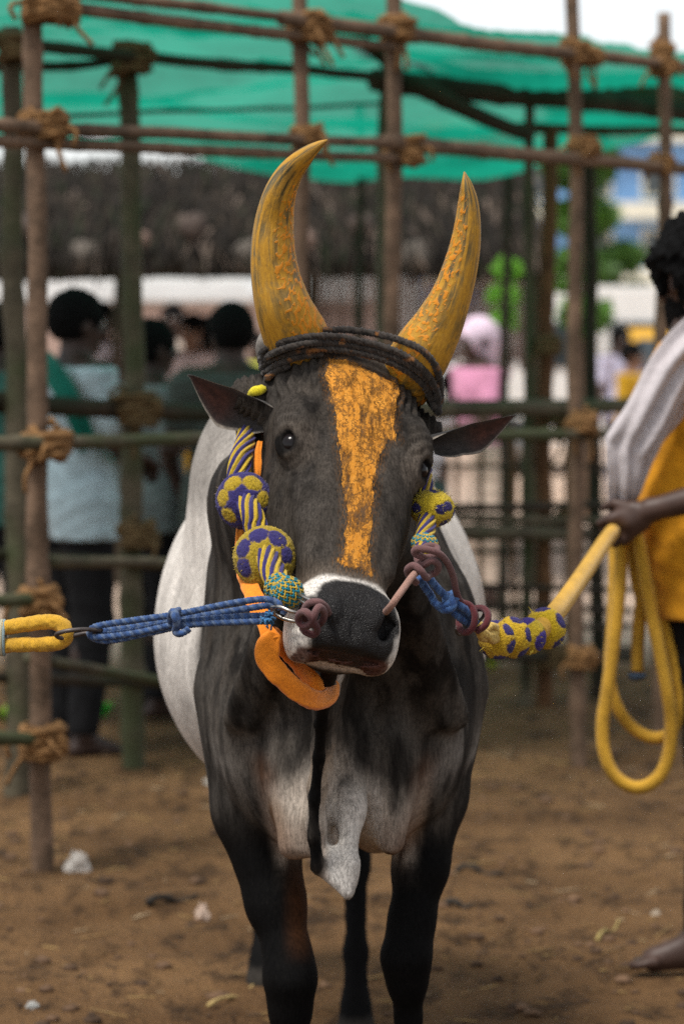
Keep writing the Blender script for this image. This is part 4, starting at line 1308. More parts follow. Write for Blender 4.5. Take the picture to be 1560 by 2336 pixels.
def scrap(name, px, py, r, colr, label, cat, tall=1.0, seed=1):
    x, y = G(px, py)
    v, fq, pn = sphere((0, 0, 0), r, 22, 14, (1, .8, tall))
    n_ = fbm(pn, 2.3, 3, seed) - .5; rd = np.abs(fbm(pn, 4.5, 2, seed + 1) - .5)
    v = v * (1 + 1.1 * n_ - 1.2 * rd)[:, None]
    v[:, 2] = np.maximum(v[:, 2], -r * .25)
    a = Acc(); a.add(v + np.array([x, y, gz(x, y) + r * .25]), fq, colr)
    return tag(a.build(name, M_PAPER, color=True, smooth=False), label, cat)
M_PAPER = simple('crumpled_paper', (1, 1, 1), .8, .08, 60, .2, attr='Col')
scrap('paper_scrap', 175, 1992, .036, (.50, .46, .41), 'crumpled white paper scrap beside the foot of the nearest fence post', 'scrap', 1.5, 1)
scrap('paper_scrap', 460, 2100, .020, (.50, .38, .30), 'small pale pinkish scrap lying right of the black twig', 'scrap', 1.8, 2)
scrap('paper_scrap', 75, 2302, .017, (.34, .34, .32), 'tiny grey scrap in the bottom left corner', 'scrap', .6, 3)
scrap('paper_scrap', 478, 1800, .022, (.40, .38, .34), 'grey scrap on the ground close to the bull\'s pale flank', 'scrap', .8, 4)
scrap('paper_scrap', 1495, 2075, .012, (.50, .42, .32), 'tiny pale flake above the bare foot', 'scrap', 1.2, 5)

# ---- poles and lashings
def pole_mat(name, c1, c2, moss=None):
    m, nt, b = new_mat(name); q = NB(nt); o = q.obj()
    f1 = q.noise(o, 7, 5, .7); f2 = q.noise(o, 60, 4, .7)
    c = q.mix(q.mapr(f1, .3, .7), c1, c2)
    c = q.mix(q.mapr(f2, .4, .75, 0, .5), c, tuple(x * .35 for x in c1))
    if moss: c = q.mix(q.mapr(q.noise(o, 3, 4, .6), .45, .6, 0, .8), c, moss)
    q.l(c, b.inputs['Base Color']); b.inputs['Roughness'].default_value = .75; b.inputs['Specular IOR Level'].default_value = .25
    q.l(q.bump(f2, .5, .006), b.inputs['Normal']); return m
M_POLE = pole_mat('peeled_pole', (.050, .033, .019), (.265, .168, .108))
M_POLE_G = pole_mat('mossy_pole', (.036, .030, .017), (.150, .125, .080), (.045, .058, .022))
M_POLE_D = pole_mat('dark_pole', (.016, .011, .007), (.065, .045, .028), (.018, .022, .009))
M_POLE_B = pole_mat('brown_stick', (.06, .028, .012), (.20, .10, .040))
M_COIR = simple('coir_lashing', (.26, .135, .050), .9, .4, 60, .8, .008)
M_COIR_G = simple('weathered_lashing', (.13, .085, .035), .9, .4, 60, .8, .008)

def pole_geo(p0, p1, r, seed, wob=.018, taper=.85):
    p0, p1 = np.array(p0, float), np.array(p1, float)
    L_ = np.linalg.norm(p1 - p0); n = max(10, int(L_ / .04))
    t = np.linspace(0, 1, n)
    C_ = p0 + (p1 - p0) * t[:, None]
    q_ = np.stack([t * L_ * 1.3, t * 0 + seed, t * 0], 1)
    off = np.stack([fbm(q_ + k * 31.7, 1, 3, seed + k) - .5 for k in range(3)], 1) * 2 * wob
    off *= np.sin(np.clip(t, .02, .98) * pi)[:, None] ** .3
    C_ = C_ + off
    R_ = r * (1 - (1 - taper) * t)
    for k in range(max(2, int(L_ / .28))):
        rr = random.Random(seed * 91 + k); R_ = R_ * (1 + .17 * np.exp(-((t - rr.random()) * L_ / .022) ** 2))
    v, fq, th, ss = sweep(C_, R_, 12)
    dn = fbm(v, 28, 3, seed) - .5
    v = v + (v - np.repeat(C_, 12, 0).tolist().__class__ and 0) if False else v
    return v, fq
def lash_geo(a, c, r, seed, big=1.0, ax=(1, 0, 0)):
    """turns of coir rope round a crossing: horizontal, vertical and diagonal"""
    R = random.Random(seed); c = np.array(c, float)
    t = np.linspace(0, 2 * pi, 30)
    X_ = np.array(ax, float); X_ /= np.linalg.norm(X_); Y_ = np.array([0, 1, 0]) - X_ * X_[1]; Y_ /= np.linalg.norm(Y_); Z_ = np.array([0, 0, 1.0])
    for k in range(int(20 * big)):
        m_ = 0 if k % 10 < 6 else (1 if k % 10 < 8 else 2)
        rr = r * (.90 + .30 * R.random()); dp = r * (1.20 + .35 * R.random())
        tilt = {0: R.uniform(-.28, .28), 1: R.uniform(.5, .9), 2: R.uniform(-.9, -.5)}[m_]
        U = X_ * cos(tilt) + Z_ * sin(tilt)
        off = Z_ * R.uniform(-.85, .85) * r * (1 if m_ == 0 else .25) + X_ * R.uniform(-.25, .25) * r
        p = c + off + np.outer(np.cos(t) * rr, U) + np.outer(np.sin(t) * dp, Y_)
        p = p + np.array([[R.gauss(0, .0015) for _ in range(3)] for _ in range(30)])
        v, fq, _, _ = sweep(p, .0095 * (.8 + .5 * R.random()), 7, twist(2, .2, .03)); a.add(v, fq)
    # knot lump at one side
    sd = 1 if seed % 3 else -1
    for k in range(5):
        U = np.array([R.gauss(0, 1), R.gauss(0, 1), R.gauss(0, 1)]); U /= np.linalg.norm(U); Vv = np.cross(U, [0.3, .5, .8]); Vv /= np.linalg.norm(Vv)
        p = c + X_ * sd * r * 1.05 + Z_ * R.uniform(-.3, .3) * r - Y_ * r * .5 + (np.outer(np.cos(t), U) + np.outer(np.sin(t), Vv)) * r * .42
        v, fq, _, _ = sweep(p, .0105, 7); a.add(v, fq)
    for k in range(3):   # loose ends
        d = np.array([R.gauss(0, 1), -abs(R.gauss(0, .5)) - .3, R.gauss(0, 1)]); d /= np.linalg.norm(d)
        p = catmull([c + d * r * 1.2, c + d * r * 2.0 + np.array([0, -.01, -.02]), c + d * r * 2.2 + np.array([R.gauss(0, .02), 0, -.06])], 10)
        v, fq, _, _ = sweep(p, .007, 6); a.add(v, fq)

def ND(px):
    """depth of the near fence line at a photo column"""
    return 1 / np.interp(px, [75, 1320], [1 / 8.5, 1 / 10.7]) if 75 <= px <= 1320 else 1 / (1 / 8.5 + (px - 75) / 1245 * (1 / 10.7 - 1 / 8.5))
fence = empty('pole_fence', (0, 9.5, 0))
tag(fence, 'tall front fence of reddish round poles tied with coir rope behind the bull', 'fence')
def post(px, base_y, top_y, r, seed, mt=None, par=None, d=None, px_top=None, wob=.018):
    d = d or ND(px); p0 = P(px, 760 + CAMZ * FPX / d, d); p0.z = -.15
    p1 = P(px_top if px_top is not None else px, top_y, d)
    v, fq = pole_geo(p0, p1, r, seed, wob); return mk('post', v, fq, mt or M_POLE, par if par is not None else fence)
def rail(pts, r, seed, mt=None, par=None, front=.06, dd=None, wob=.012):
    """pts: two (px, py) on the fence plane"""
    (x0, y0), (x1, y1) = pts
    d0 = (dd(x0) if dd else ND(x0)) - front; d1 = (dd(x1) if dd else ND(x1)) - front
    v, fq = pole_geo(P(x0, y0, d0), P(x1, y1, d1), r, seed, wob); return mk('rail', v, fq, mt or M_POLE, par if par is not None else fence)
def lash(px, py, r, seed, mt=None, par=None, big=1.0, d=None, dy=-.025):
    d = d or ND(px); a = Acc(); lash_geo(a, P(px, py, d + dy), r, seed, big); return a.build('lashing', mt or M_COIR, par if par is not None else fence)
post(98, 2000, -80, .031, 1, px_top=72)
post(693, 0, -90, .027, 2, px_top=688)
post(893, 0, -90, .029, 3, px_top=897, mt=M_POLE)
post(1322, 0, -90, .028, 4, px_top=1304)
post(1500, 0, 28, .027, 5, px_top=1514)
rail([(-60, -42), (900, 66)], .017, 11, front=.058); rail([(150, 16), (900, 106)], .019, 12, front=.05)
rail([(640, 40), (1640, 160)], .025, 13, front=.056)
rail([(-60, 282), (960, 330)], .019, 14, front=.06); rail([(-60, 321), (905, 361)], .018, 15, front=.055)
rail([(880, 322), (1640, 392)], .026, 16, front=.058)
rail([(-60, 1014), (500, 1000)], .021, 17, M_POLE_G, front=.07); rail([(520, 1003), (1400, 990)], .022, 18, M_POLE_G, front=.03)
rail([(-60, 1372), (110, 1366)], .020, 19, M_POLE_G); rail([(-60, 1680), (108, 1688)], .020, 20, M_POLE_G)
rail([(60, 1500), (430, 1562)], .016, 21, M_POLE_G, front=-.05)
rail([(100, 1280), (430, 1290)], .018, 22, M_POLE_G, front=-.05)
for k, (x, y, r_, b_) in enumerate([(100, 12, .05, 1.2), (700, 62, .045, 1.2), (905, 66, .04, 1.), (1312, 118, .040, .9), (1512, 150, .036, .8), (105, 285, .048, 1.0), (1508, 108, .030, .6),
                                    (700, 305, .035, .7), (925, 345, .045, 1.1), (1328, 335, .040, .9), (1505, 372, .034, .7), (108, 1015, .050, 1.3), (88, 1372, .044, 1.1), (95, 1692, .048, 1.2), (1330, 965, .04, .9), (1325, 1500, .036, .8), (1348, 128, .03, .6), (735, 75, .03, .5), (140, 30, .035, .6)]):
    lash(x, y, r_, 100 + k, big=b_)

# second fence, a step behind, greener and darker
fence2 = empty('pole_fence', (0, 11.5, 0))
tag(fence2, 'mossy dark pole fence standing a step behind the tall front fence', 'fence')
D2 = lambda px: 1 / np.interp(px, [0, 300, 1245, 1600], [1 / 9.9, 1 / 10.5, 1 / 12.3, 1 / 12.9])
for k, (x, xt, top, r_, mt) in enumerate([(35, 28, 60, .040, M_POLE_G), (300, 285, 108, .040, M_POLE_G), (880, 888, 60, .037, M_POLE_G), (1243, 1252, 285, .036, M_POLE_B), (1206, 1212, 240, .024, M_POLE_G), (1358, 1352, 330, .030, M_POLE_D)]):
    post(x, 0, top, r_, 30 + k, mt, fence2, d=D2(x) + .02 * k, px_top=xt, wob=.03)
rail([(-60, 915), (560, 948)], .034, 41, M_POLE_D, fence2, .0, D2); rail([(940, 935), (1440, 925)], .036, 42, M_POLE_G, fence2, .08, D2)
rail([(1060, 1440), (1440, 1428)], .012, 463, M_POLE_D, fence2, .06, D2)
rail([(-60, 1262), (560, 1300)], .020, 43, M_POLE_D, fence2, .06, D2)
rail([(1000, 1160), (1440, 1150)], .017, 44, M_POLE_D, fence2, .06, D2); rail([(1020, 1212), (1340, 1218)], .032, 45, M_POLE_G, fence2, .08, D2)
rail([(1010, 1180), (1440, 1190)], .018, 466, M_POLE_G, fence2, .06, D2)
rail([(1060, 1338), (1440, 1345)], .014, 46, M_POLE_D, fence2, .06, D2); rail([(1060, 1382), (1440, 1392)], .014, 47, M_POLE_D, fence2, .06, D2)
rail([(1070, 1496), (1440, 1500)], .022, 48, M_POLE_D, fence2, .06, D2); rail([(-60, 1545), (420, 1560)], .02, 49, M_POLE_D, fence2, .06, D2)
for k, (x, y, r_) in enumerate([(310, 930, .060), (320, 1215, .050), (1300, 975, .060), (1250, 1500, .055), (1255, 790, .035), (300, 130, .055), (30, 110, .045), (885, 985, .04), (1290, 1185, .035)]):
    lash(x, y, r_, 140 + k, M_COIR_G, fence2, 1.1, d=D2(x), dy=-.06)

# low lattice of thin poles behind, toward the street
fence3 = empty('lattice_fence', (1, 15, 0))
tag(fence3, 'low far lattice of thin dark sticks in front of the pale sandy street', 'fence')
D3 = lambda px: 13.9
for k, x in enumerate([1048, 1103, 1172, 1290, 1392]):
    post(x, 0, 930 + (k * 37) % 80 - 30, .010 + .003 * (k % 3), 50 + k, M_POLE_B, fence3, d=13.9 + .03 * k, px_top=x + (k * 53) % 24 - 12, wob=.03)
for k, (y0, y1) in enumerate([(1062, 1066), (1262, 1250), (1470, 1480)]):
    rail([(960, y0), (1460, y1)], .009 + .003 * (k % 3), 70 + k, M_POLE_D, fence3, .06, D3)
# frame under the net
frame = empty('canopy_frame', (0, 11, 0))
tag(frame, 'dark crooked poles carrying the green net high behind the front fence', 'frame')
D4 = lambda px: 1 / np.interp(px, [0, 300, 1245, 1600], [1 / 9.9, 1 / 10.5, 1 / 12.3, 1 / 12.9]) + .0
rail([(-60, 88), (900, 180)], .022, 81, M_POLE_D, frame, .1, D4, .03); rail([(860, 180), (1640, 262)], .045, 82, M_POLE_D, frame, .0, D4, .03)
rail([(930, 190), (1210, 305)], .036, 83, M_POLE_D, frame, .1, D4, .04); rail([(780, 60), (905, 160)], .026, 84, M_POLE_D, frame, .1, D4, .02)
rail([(-40, 275), (900, 232)], .008, 85, M_POLE_D, frame, -.3, D4, .02); rail([(880, 205), (1560, 180)], .010, 86, M_POLE_D, frame, -.3, D4, .02)
rail([(560, 20), (1250, 215)], .020, 181, M_POLE_D, frame, -.2, D4, .03); rail([(-40, 150), (320, 128)], .018, 182, M_POLE_D, frame, -.1, D4, .03); rail([(930, 120), (1620, 150)], .012, 183, M_POLE_D, frame, -.3, D4, .03); rail([(1180, 290), (1620, 300)], .022, 184, M_POLE_G, frame, -.3, D4, .03)
post(822, 0, 240, .022, 87, M_POLE_D, frame, d=14.5, px_top=818, wob=.03)
post(1150, 0, 380, .026, 88, M_POLE_D, frame, d=15.0, px_top=1162, wob=.03)
rail([(1130, 210), (1560, 222)], .055, 89, M_POLE_G, frame, -.1, D4, .03)

# ---- green shade net
def net_material():
    m = bpy.data.materials.new('green_shade_net'); m.use_nodes = True; nt = m.node_tree; q = NB(nt)
    for n in list(nt.nodes): nt.nodes.remove(n)
    out = q.n('ShaderNodeOutputMaterial'); o = q.obj()
    f1 = q.noise(o, 1.4, 4, .6); f2 = q.noise(q.vscale(o, (1, 1, 1)), 25, 3, .6)
    c = q.mix(q.mapr(f1, .3, .7), (.002, .20, .125), (.010, .46, .30))
    c = q.mix(q.mapr(f2, .3, .7, 0, .3), c, (.03, .45, .30))
    d = q.n('ShaderNodeBsdfDiffuse'); q.l(c, d.inputs[0])
    t = q.n('ShaderNodeBsdfTranslucent'); q.l(c, t.inputs[0])
    mx = q.n('ShaderNodeMixShader'); mx.inputs[0].default_value = .55; q.l(d.outputs[0], mx.inputs[1]); q.l(t.outputs[0], mx.inputs[2])
    tr = q.n('ShaderNodeBsdfTransparent'); mx2 = q.n('ShaderNodeMixShader'); mx2.inputs[0].default_value = .07      # open weave
    q.l(mx.outputs[0], mx2.inputs[1]); q.l(tr.outputs[0], mx2.inputs[2]); q.l(mx2.outputs[0], out.inputs[0]); return m
M_NET = net_material()
def net(name, rows, nu, nv, seed, label, sag=.11):
    """rows: list of control rows (world points) from near edge to far edge"""
    Rws = [catmull([tuple(p) for p in r_], nu) for r_ in rows]
    A = np.stack(Rws, 0)
    out = np.stack([catmull(A[:, i], nv) for i in range(nu)], 0)      # nu x nv x 3
    V_ = out.reshape(-1, 3)
    V_ = V_ + np.outer((fbm(V_ * np.array([.8, 1.6, 1]), 1.2, 3, seed) - .5) * sag * 2, [0, 0, 1]) + np.outer((fbm(V_ * np.array([.5, 3, 1]), 3, 3, seed + 1) - .5) * sag, [0, .3, .9])
    i = np.arange(nu - 1)[:, None] * nv; j = np.arange(nv - 1)[None]
    Fq = np.stack([i + j, i + j + 1, i + nv + j + 1, i + nv + j], -1).reshape(-1, 4)
    o = mk(name, V_, Fq, M_NET); return tag(o, label, 'net')
net('shade_net', [[P(-400, -170, 9.3), P(0, -140, 9.6), P(500, -90, 9.9), P(960, -5, 10.3), P(1340, 95, 10.9), P(1480, 112, 11.2), P(1800, 135, 11.6)],
                  [P(-400, 30, 10.6), P(0, 40, 10.8), P(500, 70, 11.0), P(960, 120, 11.5), P(1340, 180, 12.1), P(1480, 190, 12.3), P(1800, 200, 12.6)],
                  [P(-400, 230, 12.5), P(0, 235, 12.8), P(500, 250, 13.0), P(960, 260, 13.2), P(1340, 262, 13.6), P(1480, 262, 13.8), P(1800, 262, 14)],
                  [P(-400, 318, 14.2), P(0, 322, 14.4), P(300, 330, 14.5), P(560, 372, 14.5), P(900, 388, 14.6), P(1170, 372, 14.8), P(1290, 322, 14.9), P(1480, 322, 15), P(1800, 305, 15)]],
    170, 70, 5, 'green shade net stretched over the pole frame across the top')
net('shade_net', [[P(560, 360, 14.7), P(800, 372, 14.7), P(1000, 372, 14.8), P(1215, 360, 14.8)],
                  [P(545, 380, 15.0), P(800, 400, 15.0), P(1000, 398, 15.0), P(1215, 384, 15.1)],
                  [P(560, 372, 15.4), P(800, 392, 15.4), P(1000, 390, 15.5), P(1215, 376, 15.5)]], 60, 16, 15, 'narrow rolled hem of green net hanging above the dark thatch', .03)

# ---- thatched shed behind
shed = empty('thatched_shed', (-.8, 19.5, 0))
tag(shed, 'long dark thatched shed with pale paling wall behind the fences', 'shed')
M_THATCH = simple('thatch', (1, 1, 1), .95, .5, 30, .5, .02, attr='Col')
a = Acc(); R = np.random.RandomState(9)
x0, x1 = -3.6, 1.20
gxs = np.linspace(x0, x1, 90); prof_ = [(18.2, 1.86), (18.15, 1.95), (18.6, 2.12), (19.4, 2.36), (20.2, 2.56), (21.4, 2.50), (23, 2.1), (22.9, 1.95), (20.3, 2.36), (18.5, 1.90), (18.2, 1.86)]
PV = []
for x in gxs:
    for (y, z) in prof_: PV.append((x, y, z))
PV = np.array(PV); PV = PV + (fbm(PV, 2.2, 3, 6)[:, None] - .5) * np.array([.0, .1, .20]); n_ = len(prof_)
i = np.arange(89)[:, None] * n_; j = np.arange(n_ - 1)[None]
a.add(PV, np.stack([i + j, i + n_ + j, i + n_ + j + 1, i + j + 1], -1).reshape(-1, 4), (.018, .014, .010))
for k in range(9000):
    x = R.uniform(x0, x1); t = R.rand(); y = 18.2 + 2.1 * t; z = np.interp(y, [18.2, 18.6, 19.4, 20.2, 20.5], [1.95, 2.12, 2.36, 2.56, 2.56]) + R.uniform(-.02, .12)
    d = np.array([R.randn() * .05, -.14 - .1 * R.rand(), -.10 - .1 * R.rand()]); s = np.array([.006 + .008 * R.rand(), 0, .004])
    c = np.array([x, y - .05, z]); cl = np.array(((.012, .009, .006), (.030, .022, .015), (.12, .09, .07), (.012, .018, .006))[R.choice(4, p=[.62, .26, .04, .08])]) * (.5 + R.rand())
    a.add(np.array([c - s, c + s, c + d + s * .4, c + d - s * .4]), np.array([[0, 1, 2, 3]]), cl)
a.build('thatch_roof', M_THATCH, shed, color=True, smooth=False)
# ceiling of dry fronds and inner back wall
v, fq = box((-1.2, 21.6, 1.0), (4.8, .12, 2.0)); 
M_MUD = simple('mud_wall', (.030, .022, .016), .95, .3, 3, .4, .02)
M_MAT_ = simple('pale_palings', (1, 1, 1), .9, .3, 18, .4, .01, attr='Col')
a = Acc()
for k in range(64):
    x = -.18 + k * .0215 * 1.0
    h_ = 1.93 + R.uniform(-.05, .06); c = (np.array((.34, .25, .225)) if R.rand() < .8 else np.array((.16, .11, .09))) * (.65 + .5 * R.rand())
    lo_ = 1.30 + R.uniform(-.04, .04); v, fq = box((x, 18.75 + R.uniform(-.01, .01), (h_ + lo_) / 2), (.019, .02, h_ - lo_)); a.add(v, fq, c)
v, fq = box((.5, 18.79, 1.36), (1.5, .03, .04)); a.add(v, fq, (.12, .08, .06)); a.build('paling_wall', M_MAT_, shed, color=True, smooth=False)
for k, x in enumerate((-3.3, -2.3, -1.35, -.2, 1.15)):
    v, fq = pole_geo((x, 18.3, -.1), (x + .03, 18.3, 1.98), .04, 300 + k, .02); mk('post', v, fq, M_POLE_D, shed)
v, fq = pole_geo((-3.5, 18.25, 1.84), (1.2, 18.25, 1.88), .035, 310, .03); mk('beam', v, fq, M_POLE_D, shed)
# bundles hung under the eave
for k in range(9):
    x = -2.2 + k * .33; a = Acc()
    v, fq, pn = sphere((x, 18.1 + .05 * (k % 3), 2.05 + .1 * sin(k * 2.1)), .07 + .02 * (k % 3), 14, 10, (1, .8, .8)); v = v + (fbm(v, 14, 3, k)[:, None] - .5) * .08
    a.add(v, fq, ((.22, .15, .12), (.08, .06, .05), (.14, .12, .10))[k % 3]); a.build('hung_bundle', M_THATCH, shed, color=True)

# ---- street beyond: pale van, building, trees
def prim(name, boxes, mat, parent, smooth=False):
    a = Acc()
    for c, s, *rz in boxes:
        v, fq = box(c, s, rz[0] if rz else 0); a.add(v, fq)
    return a.build(name, mat, parent, smooth)
M_WHITE = simple('white_paint', (.78, .77, .74), .35, .06, 4, .05); M_GLASS = simple('vehicle_glass', (.035, .045, .05), .08, .1, 5, 0, spec=.6)
M_TYRE = simple('rubber', (.02, .02, .02), .8, .2, 20, .2); M_HUB = simple('wheel_metal', (.4, .4, .4), .4, .1, 20, 0, metal=.8)
def van(loc, rz, label, mat, L_=4.2, W_=1.7, H_=1.9, name='van', group=None):
    r0_ = empty(name, loc)
    c_, s_ = cos(rz), sin(rz)
    def T(v): v = np.asarray(v, float); return np.stack([v[:, 0] * c_ - v[:, 1] * s_ + loc[0], v[:, 0] * s_ + v[:, 1] * c_ + loc[1], v[:, 2] + loc[2]], 1)
    pr = [(-L_ / 2, .35), (-L_ / 2, .95), (-L_ / 2 + .28, 1.15), (-L_ / 2 + .75, H_ - .06), (-L_ / 2 + 1.0, H_), (L_ / 2 - .15, H_), (L_ / 2, H_ - .12), (L_ / 2, .35)]
    n = len(pr); V_ = []
    for yy, ins_ in ((-W_ / 2, 0), (-W_ / 2 + .06, 1), (W_ / 2 - .06, 1), (W_ / 2, 0)):
        for (x, z) in pr:
            zz = z if (ins_ or z < 1.1) else z - .06
            V_.append((x * (1 if ins_ else .985), yy if z < 1.1 or ins_ else yy * .94, zz))
    V_ = np.array(V_); F_ = []
    for s in range(3):
        for k in range(n): F_.append((s * n + k, s * n + (k + 1) % n, (s + 1) * n + (k + 1) % n, (s + 1) * n + k))
    a = Acc(); a.add(T(V_), np.array(F_))
    tri = [(0, k, k + 1) for k in range(1, n - 1)]; a.add(T(V_[:n]), np.array(tri)[:, ::-1]); a.add(T(V_[-n:]), np.array(tri))
    a.build('body', mat, r0_, False)
    for s in (-1, 1):
        for k in range(3):
            a = Acc(); v, fq = box((-L_ / 2 + 1.35 + k * .95, s * (W_ / 2 * .965), 1.38), (.82, .05, .48)); a.add(T(v), fq); a.build('side_window', M_GLASS, r0_, False)
        for x in (-L_ / 2 + .8, L_ / 2 - .8):
            t = np.linspace(0, 2 * pi, 24, endpoint=False)
            a = Acc(); v, fq, _, _ = sweep(np.array([(x, s * (W_ / 2 - .16), .32), (x, s * (W_ / 2 + .01), .32)]), .32, 22); a.add(T(v), fq); w = a.build('wheel', M_TYRE, r0_)
            a = Acc(); v, fq, _, _ = sweep(np.array([(x, s * (W_ / 2 - .0), .32), (x, s * (W_ / 2 + .03), .32)]), .18, 18); a.add(T(v), fq); a.build('hub', M_HUB, w)
    a = Acc(); q_ = np.array([(-L_ / 2 + .30, -W_ / 2 + .14, 1.17), (-L_ / 2 + .30, W_ / 2 - .14, 1.17), (-L_ / 2 + .73, W_ / 2 - .2, H_ - .1), (-L_ / 2 + .73, -W_ / 2 + .2, H_ - .1)]) + np.array([-.02, 0, .01])
    a.add(T(np.vstack([q_, q_ + np.array([.03, 0, -.01])])), np.array([[3, 2, 1, 0], [4, 5, 6, 7], [0, 1, 5, 4], [1, 2, 6, 5], [2, 3, 7, 6], [3, 0, 4, 7]])); a.build('windscreen', M_GLASS, r0_, False)
    for s in (-1, 1):
        a = Acc(); v, fq, _ = sphere((-L_ / 2, s * (W_ / 2 - .28), .72), .10, 14, 10, (.4, 1.3, 1)); a.add(T(v), fq); a.build('headlight', M_HUB, r0_)
    prim('bumper', [], M_TYRE, r0_) if False else None
    tag(r0_, label, 'van', group); return r0_
van((3.05, 33.0, 0), radians(4), 'white van parked across the sandy street behind the handler', M_WHITE, 4.4, 1.7, 2.0)
cw = empty('compound_wall', (-3.0, 34, 0)); tag(cw, 'low pinkish plastered wall seen through the gaps between the standing men', 'wall')
prim('wall', [((-3.0, 33.6, .90), (7.0, .22, 1.80))], simple('pink_plaster', (.42, .30, .25), .9, .2, 2, .2), cw); prim('coping', [((-3.0, 33.6, 1.83), (7.1, .3, .06))], simple('coping_stone', (.3, .24, .2), .9), cw)
van((-3.2, 36.0, 0), radians(-6), 'white van half seen through the gap under the thatched shed', M_WHITE, 4.6, 1.8, 2.1)
M_YEL = simple('yellow_paint', (.62, .33, .02), .45, .1, 6, .05)
van((3.25, 28.5, 0), radians(80), 'small yellow three-window taxi in front of the white van', M_YEL, 2.7, 1.3, 1.55, name='taxi')
bpy.data.objects['taxi']['category'] = 'taxi'

bl = empty('pale_blue_building', (5.0, 70, 0))
tag(bl, 'pale blue building with cream bands far beyond the street at right', 'building')
M_BLUE = simple('blue_wall', (.18, .36, .66), .8, .2, .8, .1); M_CREAM = simple('cream_band', (.72, .70, .58), .8, .08, 2, .1)
prim('wall', [((6.5, 72, 2.9), (9.0, 6, 5.8))], M_BLUE, bl)
prim('parapet', [((6.5, 71.9, 6.05), (9.3, 6.5, .5))], M_CREAM, bl)
for z in (4.25, 2.75):
    prim('band', [((6.5, 68.8, z), (9.2, .5, .38))], M_CREAM, bl)
for z in (4.95, 3.45, 1.6):
    for k in range(6):
        w = prim('window', [((2.9 + k * 1.4, 68.96, z), (.75, .1, .8))], M_CREAM, bl)
        prim('pane', [((2.9 + k * 1.4, 68.90, z), (.6, .06, .66))], M_GLASS, w)

def leaf_mat(name, c1, c2):
    m, nt, b = new_mat(name); q = NB(nt); at = q.attr('Col')
    q.l(at, b.inputs['Base Color']); b.inputs['Roughness'].default_value = .6
    t = q.n('ShaderNodeBsdfTranslucent'); q.l(at, t.inputs[0]); mx = q.n('ShaderNodeMixShader'); mx.inputs[0].default_value = .35
    q.l(b.outputs[0], mx.inputs[1]); q.l(t.outputs[0], mx.inputs[2]); q.l(mx.outputs[0], nt.nodes['Material Output'].inputs[0]); return m
M_LEAF = leaf_mat('leaves', 0, 0)
def tree(name, base, h, blobs, colr, label, cat='tree', leaf=.09, n=2600, seed=0, trunk=.09, group=None):
    r0_ = empty(name, base); R = np.random.RandomState(seed); a = Acc()
    base = np.array(base, float)
    v, fq, _, _ = sweep(catmull([base + (0, 0, -.1), base + (.03, .02, h * .35), base + (-.02, 0, h * .7)], 20), np.linspace(trunk, trunk * .4, 20), 10); a.add(v, fq)
    for (dx, dy, z, r_) in blobs:
        v, fq, _, _ = sweep(catmull([base + (0, 0, h * .4), base + (dx * .5, dy * .5, (h * .4 + z) / 2 + .1), base + (dx, dy, z)], 12), np.linspace(trunk * .4, .012, 12), 7); a.add(v, fq)
    a.build('trunk', M_POLE, r0_)
    a = Acc(); bs = np.array(blobs); pr = bs[:, 3] ** 2; pr /= pr.sum()
    ks = R.choice(len(bs), n, p=pr)
    d = R.randn(n, 3); d /= np.linalg.norm(d, axis=1)[:, None]; d *= (R.rand(n) ** .4)[:, None]
    c = base + bs[ks, :3] + d * bs[ks, 3][:, None] * np.array([1, 1, .8])
    g_ = fbm(c, 1.8, 2, seed)
    u = R.randn(n, 3); u /= np.linalg.norm(u, axis=1)[:, None]; w = np.cross(u, R.randn(n, 3)); w /= np.linalg.norm(w, axis=1)[:, None]
    s = leaf * (.5 + R.rand(n))[:, None]
    V_ = np.stack([c - u * s, c - w * s * .5, c + u * s, c + w * s * .5], 1).reshape(-1, 3)
    cc = np.array(colr) * (.45 + 1.1 * g_[:, None]) * (.7 + .6 * R.rand(n, 1))
    a.add(V_, np.arange(4 * n).reshape(-1, 4), np.repeat(cc, 4, 0)); a.build('crown', M_LEAF, r0_, color=True, smooth=False)
    return tag(r0_, label, cat, group)
tree('tree', (1.93, 25.0, 0), 3.2, [(0, 0, 2.9, .32), (.03, 0, 2.45, .26), (-.05, .1, 2.0, .24), (.05, -.1, 1.65, .22), (0, 0, 3.4, .3)], (.075, .18, .02), 'slim bright green tree seen between the dark posts at right', seed=1, leaf=.06)
tree('tree', (3.75, 42.0, 0), 3.2, [(-.3, 0, 2.35, .38), (.1, .1, 2.55, .30), (-.2, 0, 3.1, .26), (.3, 0, 2.0, .28)], (.085, .19, .035), 'loose green tree in front of the pale blue building', seed=2, leaf=.08, n=2000)
tree('shrub', (.93, 17.6, 0), 1.9, [(0, 0, 1.72, .10), (.02, 0, 1.86, .09), (0, .02, 1.58, .09)], (.14, .36, .03), 'narrow bright green shrub against the paling wall', 'shrub', .03, 500, 3, .02)
def weed(px, py, s, colr, label, seed):
    x, y = G(px, py); r0_ = empty('weed', (x, y, 0)); R = np.random.RandomState(seed); a = Acc()
    for k in range(60):
        an = R.rand() * 2 * pi; l_ = s * (.5 + R.rand()); b_ = np.array([x, y, 0.0]); tip = b_ + np.array([cos(an) * l_ * .7, sin(an) * l_ * .7, l_ * (.5 + R.rand() * .6)])
        m_ = (b_ + tip) / 2 + np.array([0, 0, l_ * .25]); sd = np.array([-sin(an), cos(an), 0]) * l_ * .14
        a.add(np.array([b_, m_ - sd, tip, m_ + sd]), np.array([[0, 1, 2, 3]]), np.array(colr) * (.6 + .8 * R.rand()))
    a.build('leaves', M_LEAF, r0_, color=True, smooth=False); tag(r0_, label, 'weed')
